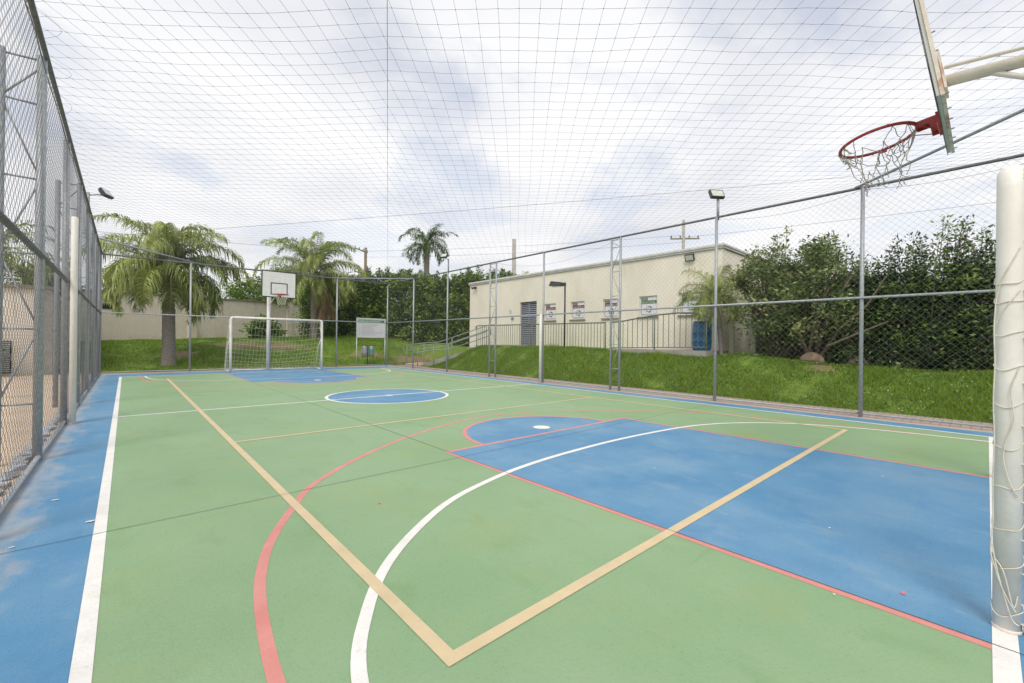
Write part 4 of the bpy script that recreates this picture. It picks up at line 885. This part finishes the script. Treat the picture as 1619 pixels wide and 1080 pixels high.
def cable(label, P, r=.012):
    t = MB(); pts = []
    for i in range(41):
        k = i/40; p = Vector(P[0]).lerp(Vector(P[1]), k); p.z -= P[2]*4*k*(1-k); pts.append(p)
    t.tube(pts, r, 4); return tag(t.build('overhead_cable', 'cable'), label, 'cable', 'overhead power cables')
cable('highest overhead cable crossing the sky above the lone palm', ((-9.0, 41.5, 6.2), (50, -6, 14.8), .5), .009)
cable('upper of the twin overhead cables from the brown pole to the right', ((20.8, 48.7, 11.6), (35.8, 17.7, 10.6), .25), .010)
cable('lower of the twin overhead cables from the brown pole to the right', ((20.8, 48.7, 10.9), (35.8, 17.7, 10.0), .3), .010)
cable('overhead cable running right from the crossarm pole behind the building', ((35.8, 17.7, 10.4), (45, -22, 10.6), .3), .010)
cable('overhead cable running left from the brown pole past the far palms', ((20.8, 48.7, 11.5), (-30, 60, 11.0), .6), .014)

# ------------------------------------------------------------------ vegetation
def leaves_np(rs, centers, spread, n, size, up=.3, flat=.5, aspect=2.2):
    """n leaves scattered round the given cluster centres: each a bent pair of quads"""
    ci = rs.randint(0, len(centers), n); c = centers[ci]+rs.normal(0, 1, (n, 3))*np.asarray(spread)
    d = rs.normal(0, 1, (n, 3)); d[:, 2] = d[:, 2]*flat+up; d /= np.linalg.norm(d, axis=1, keepdims=True)
    s = np.cross(d, rs.normal(0, 1, (n, 3))); s /= np.linalg.norm(s, axis=1, keepdims=True); nn = np.cross(d, s)
    sz = size*rs.uniform(.45, 1.5, (n, 1)); w = sz/aspect/2
    p0 = c; p1 = c+d*sz*.5+s*w; p2 = c+d*sz-nn*sz*.15; p3 = c+d*sz*.5-s*w
    v = np.stack([p0, p1, p2, p3], 1).reshape(-1, 3); f = np.arange(n*4).reshape(-1, 4)
    rnd = np.clip(rs.beta(1.6, 2.8, n)+.30*rs.normal(0, 1, len(centers))[ci], 0, 1)  # per-clump tone, spread wide so leaf colour imitates shade inside the bushes
    return v, f, rnd
def shrub(name, label, cat, x, y, w, d, h, n, size, mt_, seed, group=None, base=0, shoots=6, gap=.5, zlift=.1, stems=5, spread=.13, shooth=.6, boxy=False, tufts=0):
    rs = np.random.RandomState(seed); z0 = float(hgt(x, y))-.05; t = thing(name, label, cat, (x, y, z0), 0, group)
    K = max(18, int(n/70)); u = rs.normal(0, 1, (K, 3)); u /= np.linalg.norm(u, axis=1, keepdims=True); rr = rs.uniform(0.15, 1, (K, 1))**.45
    c = u*rr; # lumpy radius
    lump = 1+.22*np.sin(u[:, 0]*4+seed)+.18*np.sin(u[:, 1]*5+u[:, 2]*3+seed*2)
    c = c*lump[:, None]; zc = (c[:, 2]+1)/2
    wid = .75+.35*np.sin(np.clip(zc, 0, 1)*PI*.85+.25)
    C_ = np.stack([c[:, 0]*w/2*wid, c[:, 1]*d/2*wid, zlift*h+zc*h*(1-zlift)*.93], 1)
    if boxy:
        zc = rs.uniform(0, 1, K); ang = rs.uniform(0, 2*PI, K); rad = rs.uniform(.25, 1, K)**.5; prof = np.clip(1.02-.42*zc**2.2+.10*np.sin(ang*3+seed+zc*5), .2, 1.2)
        C_ = np.stack([np.cos(ang)*rad*prof*w/2, np.sin(ang)*rad*prof*d/2, zc*h*.95], 1)
    sh = []
    for k in range(shoots):
        a = rs.uniform(0, 2*PI); r_ = rs.uniform(.1, .85); bx_, by_ = math.cos(a)*r_*w/2, math.sin(a)*r_*d/2; top = h*rs.uniform(.92, 1.0)+rs.uniform(.2, 1)*shooth*(1-.4*r_)
        lean = rs.normal(0, .12, 2); m_ = 9
        for q in range(m_): tt = q/(m_-1); sh.append((bx_+lean[0]*tt, by_+lean[1]*tt, h*.72+(top-h*.72)*tt))
    tf = []
    for k in range(tufts):
        a = rs.uniform(0, 2*PI); r_ = rs.uniform(.2, 1)**.6; q = np.array([math.cos(a)*r_*w/2*1.05, math.sin(a)*r_*d/2*1.05, h*(1.02-.35*r_*r_)+rs.uniform(-.05, .55)*shooth]); tf.append(q)
        for j in range(5): C_ = np.concatenate([C_, (q+rs.normal(0, .10, 3)*np.array([1, 1, .7]))[None]])
    sp = np.array([spread*1.3, spread*1.3, spread]); n1_ = int(n*(1-.013*shoots)) if sh else n
    v, f, rnd = leaves_np(rs, C_, sp, n1_, size)
    if sh:
        v2, f2, r2 = leaves_np(rs, np.array(sh), (.045+size*.25, .045+size*.25, .05), n-n1_, size, .7)
        f2 = f2+len(v); v = np.concatenate([v, v2]); f = np.concatenate([f, f2]); rnd = np.concatenate([rnd, np.clip(r2+.1, 0, 1)])
    v[:, 2] = np.maximum(v[:, 2], .02)
    np_mesh('foliage', v, f, mt_, t, rnd)
    b = MB()
    for k in range(stems):
        q = C_[rs.randint(len(C_))]; a = Vector((rs.normal(0, .05), rs.normal(0, .05), 0)); e_ = Vector(q); m1 = a.lerp(e_, .5)+Vector((rs.normal(0, .1), rs.normal(0, .1), .05*h)); r0 = .012+.012*h
        b.tube([a, a.lerp(m1, .5)+Vector((0, 0, .04*h)), m1, e_], [r0, r0*.8, r0*.6, r0*.25], 6)
    for k in range(0, len(sh), 9):
        b.tube([Vector(sh[k])-Vector((0, 0, h*.3)), sh[k+4], sh[k+8]], [.012, .008, .004], 4)
    for q in tf: b.tube([Vector((q[0]*.55, q[1]*.55, h*.45)), Vector(q)*.9+Vector((0, 0, -.05)), q], [.014, .009, .004], 4)
    b.build('stems', 'bark', t, True)
    return t
G_ = 'tall dense hedge shrubs beyond the far corner'
# far hedge, left to right (u about 525 .. 775)
hed = [(10.2, 29.6, 2.6, 2.4, 3.9), (11.6, 28.6, 2.8, 2.6, 4.2), (13.0, 27.4, 2.8, 2.6, 4.45), (14.2, 26.2, 2.8, 2.6, 4.5), (15.2, 24.8, 2.6, 2.6, 4.4), (16.2, 23.4, 2.6, 2.6, 4.6), (17.4, 22.4, 2.6, 2.4, 4.9), (18.4, 20.9, 2.6, 2.4, 5.0), (12.6, 30.4, 2.6, 2.4, 4.2)]
hl = ['leftmost tall hedge shrub, behind the brown hanging fronds', 'tall hedge shrub directly behind the notice board', 'tall hedge shrub rising at the far right fence corner', 'tall hedge shrub right of the far fence corner', 'tall hedge shrub below the lone tall palm', 'tall hedge shrub behind the small floodlight', 'tall hedge shrub beside the left corner of the building', 'hedge shrub showing over the left end of the building roof', 'hedge shrub in the second row behind the notice board']
for i, (x, y, w, d, h) in enumerate(hed):
    shrub('hedge_shrub', hl[i], 'shrub', x, y, w*1.38, d*1.25, h*.95, 19000, .15, 'hedge', 20+i, G_, shoots=10, spread=.15, zlift=.0, stems=4, shooth=.6, boxy=True)
# right side shrubs
shrub('leafy_shrub', 'large pale green shrub with twiggy branches right of the cream building', 'shrub', 13.2, 3.9, 2.0, 1.9, 2.8, 13000, .085, 'shrub', 61, None, shoots=4, spread=.09, zlift=.06, stems=14, shooth=1.0, tufts=18)
shrub('leafy_shrub', 'large shrub with yellowish tips in the middle of the bushes right of the building', 'shrub', 13.1, 3.0, 2.1, 1.8, 2.65, 13000, .085, 'shrub', 62, None, shoots=6, spread=.09, zlift=.06, stems=16, shooth=1.35, tufts=18)
G3 = 'dark conifer-like shrubs at the right'
dk_l = ['dark feathery shrub just left of the second near fence post', 'dark feathery shrub just right of the second near fence post', 'dark feathery shrub in the middle of the right-hand hedge', 'dark feathery shrub close to the near goal post', 'dark feathery shrub hidden partly by the near goal post', 'dark feathery shrub behind the pale green shrub']
for i, (x, y, w, h, sh_) in enumerate([(13.4, 2.15, 1.4, 2.3, .5), (13.3, 1.45, 1.4, 2.35, .7), (13.2, .75, 1.4, 2.45, .8), (13.1, .05, 1.4, 2.35, .55), (13.1, -.8, 1.5, 2.4, .4), (14.6, 3.6, 2.2, 2.3, .3)]):
    shrub('feathery_shrub', dk_l[i], 'shrub', x, y, w, w, h, 11500, .072, 'conifer', 80+i, G3, shoots=13, spread=.085, zlift=.0, stems=4, shooth=sh_*1.5, boxy=True)
# branches leaning out of the big shrub
b = MB(); 
for P_ in ([(12.9, 2.9, .8), (12.6, 2.4, 1.6), (12.5, 1.9, 2.1), (12.45, 1.55, 2.75)], [(12.9, 3.0, .8), (12.5, 3.2, 1.5), (12.4, 3.5, 2.1), (12.5, 3.7, 2.6)], [(12.9, 2.9, .8), (12.5, 2.6, 1.2), (12.4, 2.0, 1.5), (12.4, 1.5, 1.75)], [(12.9, 3.1, .8), (12.6, 2.9, 1.8), (12.55, 2.6, 2.6)]):
    b.tube(P_, [.04, .03, .022, .012][:len(P_)], 6)
tag(b.build('bare_branches', 'bark'), 'bare crooked branches reaching out in front of the dark bushes', 'branch')
for (x, y, s, lb) in ((12.62, 2.95, .23, 'tan boulder under the bushes left of the second near fence post'), (12.95, 2.1, .17, 'low brown rock in the shade under the dark shrubs'), (12.9, 1.3, .14, 'small brown rock half hidden under the right-hand shrubs')):
    bm = bmesh.new(); bmesh.ops.create_icosphere(bm, subdivisions=3, radius=s)
    for v_ in bm.verts: v_.co *= 1+.28*noise.noise(v_.co*6+Vector((x, y, 0))); v_.co.z *= .8; v_.co.y *= 1.15
    me = bpy.data.meshes.new('rock'); bm.to_mesh(me); bm.free(); me.materials.append(MT['rock']); o = bpy.data.objects.new('rock', me); COL.objects.link(o); o.location = (x, y, float(hgt(x, y))+s*.45); tag(o, lb, 'rock')
# boundary wall and shed behind the right shrubs
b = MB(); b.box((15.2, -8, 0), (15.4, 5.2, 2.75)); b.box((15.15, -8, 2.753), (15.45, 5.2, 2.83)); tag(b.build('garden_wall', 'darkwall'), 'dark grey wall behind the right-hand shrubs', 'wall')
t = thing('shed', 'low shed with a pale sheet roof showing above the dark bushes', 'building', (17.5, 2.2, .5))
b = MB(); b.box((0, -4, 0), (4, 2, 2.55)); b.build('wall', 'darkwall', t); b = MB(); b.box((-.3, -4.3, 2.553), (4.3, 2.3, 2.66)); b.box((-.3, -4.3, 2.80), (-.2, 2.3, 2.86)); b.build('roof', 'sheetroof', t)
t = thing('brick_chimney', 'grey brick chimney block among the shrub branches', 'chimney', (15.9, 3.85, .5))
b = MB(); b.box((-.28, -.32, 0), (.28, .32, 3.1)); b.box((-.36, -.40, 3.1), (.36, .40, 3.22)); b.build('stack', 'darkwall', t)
# bush by the wall behind the goal
shrub('spiky_bush', 'low spiky green bush against the wall behind the far goal', 'bush', 6.0, 27.6, 1.8, 1.2, .95, 2600, .22, 'hedge', 101, None, shoots=8, spread=.12, shooth=.4, zlift=0)
shrub('leafy_shrub', 'small green shrub by the vent of the outbuilding seen through the left fence', 'shrub', -3.25, 19.6, .9, .7, 1.5, 2500, .12, 'lime', 102, None, shoots=5)
# trees beyond the wall
def tree(label, x, y, w, h, zc, n, size, mt_, seed, group='trees beyond the boundary wall'):
    rs = np.random.RandomState(seed); t = thing('leafy_tree', label, 'tree', (x, y, 0), 0, group)
    K = 60; u = rs.normal(0, 1, (K, 3)); u /= np.linalg.norm(u, axis=1, keepdims=True); c = u*(rs.uniform(.1, 1, (K, 1))**.5); C_ = np.stack([c[:, 0]*w/2, c[:, 1]*w/2, zc+c[:, 2]*h/2], 1)
    v, f, rnd = leaves_np(rs, C_, (w*.07, w*.07, h*.06), n, size); np_mesh('crown', v, f, mt_, t, rnd)
    b = MB(); b.tube([(0, 0, 0), (.1, 0, zc*.5), (0, .1, zc)], [.2, .15, .08], 8)
    for k in range(7): b.tube([(0, 0, zc*.55), tuple(C_[k]*.6+np.array([0, 0, zc*.25])), tuple(C_[k])], [.07, .05, .02], 5)
    b.build('trunk', 'bark', t, True); return t
tree('bright green tree over the wall right of the big left palm', 6.6, 33.6, 3.6, 2.6, 4.0, 6000, .17, 'lime', 1)
tree('dark green tree over the wall behind the left palm crown', 1.6, 32.5, 3.0, 2.2, 3.7, 5000, .17, 'hedge', 2)
tree('bright green tree over the wall below the far backboard', 9.2, 35.5, 4.2, 3.6, 4.6, 7000, .18, 'lime', 3)
tree('russet-leaved tree behind the second palm trunk', 14.0, 36.8, 2.8, 3.2, 5.0, 5000, .17, 'rust', 4)
tree('dark green tree over the wall right of the second palm trunk', 12.0, 37.5, 3.6, 3.6, 4.6, 6000, .2, 'hedge', 5)
tree('green tree behind the outbuilding at the far left', -6.2, 31.5, 4.4, 3.4, 4.4, 7000, .2, 'hedge', 6)
tree('small green tree at the end of the outbuilding seen through the left fence', -2.9, 31.5, 2.4, 1.8, 3.9, 4000, .17, 'hedge', 7)
# distant roofs above the wall
t = thing('distant_house', 'dark grey distant roof just above the wall left of the far backboard', 'house', (10.5, 45, 0), R(20)); b = MB(); b.box((-4, 0, 0), (2.5, 5, 3.6)); b.build('wall', 'darkwall', t)
b = MB(); b.add([(-4.3, -.3, 3.6), (2.8, -.3, 3.6), (2.8, 5.3, 3.6), (-4.3, 5.3, 3.6), (-4.3, 2.5, 4.7), (2.8, 2.5, 4.7)], [(0, 1, 5, 4), (2, 3, 4, 5), (0, 4, 3), (1, 2, 5), (0, 3, 2, 1)]); b.build('roof', 'darkwall', t)
t = thing('distant_house', 'distant house with a clay tiled roof above the tall hedge', 'house', (27, 38, 0), R(-35)); b = MB(); b.box((-5, 0, 0), (5, 6, 5.4)); b.build('wall', 'pwall', t)
b = MB(); b.add([(-5.4, -.4, 5.4), (5.4, -.4, 5.4), (5.4, 6.4, 5.4), (-5.4, 6.4, 5.4), (-3, 3, 7.0), (3, 3, 7.0)], [(0, 1, 5, 4), (1, 2, 5), (2, 3, 4, 5), (3, 0, 4), (0, 3, 2, 1)]); b.build('roof', 'terracotta', t)

# palms
def palm(name, label, x, y, z0, trunk_h, r0, r1, n_fr, fl, leaf, seed, mt_='palmleaf', dead=0, up0=1.25, dens=46, leaflet=.55, wleaf=.032, droop=1.0, boots=True, lean=(0, 0), ld=.8):
    rs = np.random.RandomState(seed); t = thing(name, label, 'palm tree', (x, y, z0)); lx, ly = lean
    ax = lambda k: (lx*k*k, ly*k*k, trunk_h*k)
    b = MB(); ks = np.linspace(0, 1, 26); b.tube([ax(k) for k in ks], [r0*(1.12-.12*min(1, k*6))*(1-k)+r1*k+.006*(i % 2) for i, k in enumerate(ks)], 18); b.build('trunk', 'palmbark', t, True)
    top = np.array(ax(1.0)); 
    if boots:
        b = MB(); b.tube([tuple(top+np.array([0, 0, -.35])), tuple(top+np.array([0, 0, .0])), tuple(top+np.array([0, 0, .45])), tuple(top+np.array([0, 0, .8]))], [r1*1.02, r1*1.35, r1*1.1, r1*.4], 12)
        for k in range(22):
            a = k*2.4; zz_ = -.3+k*.035; u_ = np.array([math.cos(a), math.sin(a), 0]); p = top+np.array([0, 0, zz_])+u_*r1*.9
            b.tube([tuple(p), tuple(p+u_*.10+np.array([0, 0, .16])), tuple(p+u_*.16+np.array([0, 0, .34]))], [.05, .035, .012], 5)
        b.build('leaf_bases', 'palmboot', t, True)
    top = top+np.array([0, 0, .3]); ra = []; rr_ = []; LV = []; LR = []
    def frond(a, el, L0, drp, dead_=False):
        m_ = 16; pts = [top.copy()]; e = el; hdir = np.array([math.cos(a), math.sin(a), 0]); side_b = rs.normal(0, .10)
        for i in range(m_):
            s_ = (i+1)/m_; d_ = hdir*math.cos(e)+np.array([0, 0, math.sin(e)]); d_ = d_+np.array([-hdir[1], hdir[0], 0])*side_b*s_; pts.append(pts[-1]+d_/np.linalg.norm(d_)*L0/m_); e -= drp*(.35+1.5*s_)/m_
        pts = np.array(pts); ra.append(pts); rr_.append(np.linspace(.022, .004, m_+1))
        nl = dens; base_r = rs.uniform(0, .6) 
        for i in range(nl):
            s_ = .14+.86*i/nl; q = s_*m_; k = min(int(q), m_-1); p = pts[k]+(pts[k+1]-pts[k])*(q-k); tn = pts[k+1]-pts[k]; tn /= np.linalg.norm(tn)
            sd_ = np.cross(tn, [0, 0, 1.]); nv = np.linalg.norm(sd_); sd_ = sd_/nv if nv > .05 else np.array([-hdir[1], hdir[0], 0.])
            upv = np.cross(sd_, tn)
            for sg_ in (-1, 1):
                ll = leaflet*math.sin(PI*min(1, (s_*.86+.10)))**.6*rs.uniform(.8, 1.15)
                d0 = sd_*sg_*rs.uniform(.55, .95)+tn*rs.uniform(.35, .75)+upv*rs.uniform(-.45, .7); d0 /= np.linalg.norm(d0)
                w_ = wleaf*rs.uniform(.7, 1.1); c1 = p+d0*ll*.4; c2 = c1+(d0*.75+np.array([0, 0, -.55*ld]))*ll*.33; c3 = c2+(d0*.30+np.array([0, 0, -1.0*ld]))*ll*.32
                wv = np.cross(d0, [0, 0, 1.]); wn = np.linalg.norm(wv); wv = wv/wn if wn > .05 else sd_; wv = wv*.6+tn*.5; wv /= np.linalg.norm(wv)
                LV.append([p-wv*w_*.3, p+wv*w_*.3, c1+wv*w_*.5, c1-wv*w_*.5, c2+wv*w_*.4, c2-wv*w_*.4, c3, c3-wv*.002])
                LR.append(min(1, base_r+rs.uniform(0, .4)))
    ga = 2.399963
    for k in range(n_fr):
        q = k/n_fr; el = up0-(1.85)*q**.95+rs.normal(0, .08); frond(k*ga+rs.normal(0, .15), el, fl*(.78+.25*math.sin(PI*min(1, q+.25)))*rs.uniform(.9, 1.08), (1.25+.75*rs.uniform(0, 1))*droop)
    V = np.array(LV); nL = len(V); base = (np.arange(nL)*8)[:, None, None]; fc = np.array([(0, 1, 2, 3), (3, 2, 4, 5), (5, 4, 6, 7)])
    np_mesh('fronds', V.reshape(-1, 3), (base+fc[None]).reshape(-1, 4), mt_, t, np.repeat(np.array(LR), 3))
    v, f = np_tubes(np.array(ra), np.array(rr_), 5); np_mesh('rachises', v, f, mt_, t, np.full(len(f), .75), smooth=True)
    if dead:
        LV.clear(); LR.clear(); ra.clear(); rr_.clear()
        for k in range(dead): frond(DEADA+rs.normal(0, .35), -1.15+rs.normal(0, .1), fl*.75, .4, True)
        V = np.array(LV); base = (np.arange(len(V))*8)[:, None, None]; np_mesh('dead_fronds', V.reshape(-1, 3), (base+fc[None]).reshape(-1, 4), 'deadleaf', t, np.repeat(np.array(LR), 3))
    return t
DEADA = -.3
palm('palm_tree', 'big leaning-crowned palm with a smooth grey trunk left of the far goal', 1.38, 21.8, 0, 3.4, .225, .19, 40, 3.25, .5, 11, dens=92, leaflet=.68, wleaf=.044, droop=1.22, lean=(-.05, 0), up0=1.60, ld=1.15)
palm('palm_tree', 'palm with shaggy trunk and brown hanging fronds behind the far goal', 8.25, 26.3, .4, 4.2, .18, .21, 40, 3.6, .5, 12, dead=4, dens=88, leaflet=.66, wleaf=.042, droop=1.18, up0=1.60, ld=1.0)
palm('palm_tree', 'tall lone palm rising behind the hedge in the distance', 21.95, 36.9, 0, 10.2, .25, .25, 26, 3.4, .5, 13, mt_='palmleaf2', dens=50, leaflet=.7, wleaf=.06, droop=1.15, up0=1.45)
palm('palm_tree', 'small slender palm at the right end of the platform', 12.75, 5.15, 0.75, 1.5, .055, .07, 26, 1.35, .4, 14, dens=50, leaflet=.40, wleaf=.018, droop=1.0, boots=False, up0=1.3, lean=(-.12, .10))
palm('palm_tree', 'palm crown seen through the top of the left fence', -4.0, 26.4, 0, 4.2, .2, .18, 24, 3.0, .5, 15, dens=46, leaflet=.6, wleaf=.045, droop=1.1)
# grass blades on the banks
def blades(name, label, x0, x1, y0, y1, n, hmin, hmax, w, seed, keep=None):
    rs = np.random.RandomState(seed); x = rs.uniform(x0, x1, n); y = rs.uniform(y0, y1, n)
    sk = rs.uniform(0, 1, n) > soil(x, y)*.93; x = x[sk]; y = y[sk]; n = len(x)
    if keep is not None: k = keep(x, y); x = x[k]; y = y[k]; n = len(x)
    pn = np.sin(x*2.1+y*1.3)*np.sin(y*2.7-x*.8)+.6*np.sin(x*5.3+1+y)*np.sin(y*4.9)+.5*np.sin(x*11+y*7)*np.sin(y*13-x*5)+.6*np.sin(x*.7+2)*np.sin(y*.55)
    z = hgt(x, y)-.01; hh = rs.uniform(hmin, hmax, n)*np.clip(1+.42*pn, .2, 2.2); a = rs.uniform(0, 2*PI, n); lean = rs.uniform(.2, .9, n)*hh; la = a+rs.normal(1.5, .7, n)
    bx_ = np.cos(a)*w; by_ = np.sin(a)*w
    p0 = np.stack([x-bx_, y-by_, z], 1); p1 = np.stack([x+bx_, y+by_, z], 1); p2 = np.stack([x+np.cos(la)*lean+bx_*.3, y+np.sin(la)*lean+by_*.3, z+hh], 1)
    v = np.stack([p0, p1, p2], 1).reshape(-1, 3); rnd = np.clip(.36+.17*pn+rs.normal(0, .24, n), 0, 1)
    return tag(np_mesh(name, v, np.arange(n*3).reshape(-1, 3), 'blade', None, rnd), label, 'grass', kind='stuff')
blades('grass', 'thick green grass on the bank between the right fence and the building', 10.36, 13.4, -3, 18.6, 260000, .035, .10, .0055, 1, lambda x, y: ~((x > 11.98) & (y > 5.2) & (y < 16.4)) & ~((x > 10.3) & (y > 17.4)))
blades('grass', 'lawn beyond the far fence rising to the boundary wall', -1.6, 13, 19.78, 31, 150000, .03, .07, .012, 2, lambda x, y: (y < 28.3+(x+.8)*.51))
# little pale blossoms in the grass
rs = np.random.RandomState(6); n_ = 260; x = rs.uniform(10.5, 12.5, n_); y = rs.uniform(-1, 15, n_); kk = ~((x > 11.95) & (y > 5.2)); x = x[kk]; y = y[kk]; z = hgt(x, y)+.045; c = np.stack([x, y, z], 1)
o4 = np.array([(1, 0, 0), (0, 1, 0), (-1, 0, 0), (0, -1, 0), (0, 0, .8)])*.013
f5 = np.array([(0, 1, 4), (1, 2, 4), (2, 3, 4), (3, 0, 4)])
tag(np_mesh('blossoms', (c[:, None]+o4[None]).reshape(-1, 3), (np.arange(len(c))[:, None, None]*5+f5[None]).reshape(-1, 3), 'petal'), 'tiny pale blossoms dotted through the grass bank', 'flowers', kind='stuff')
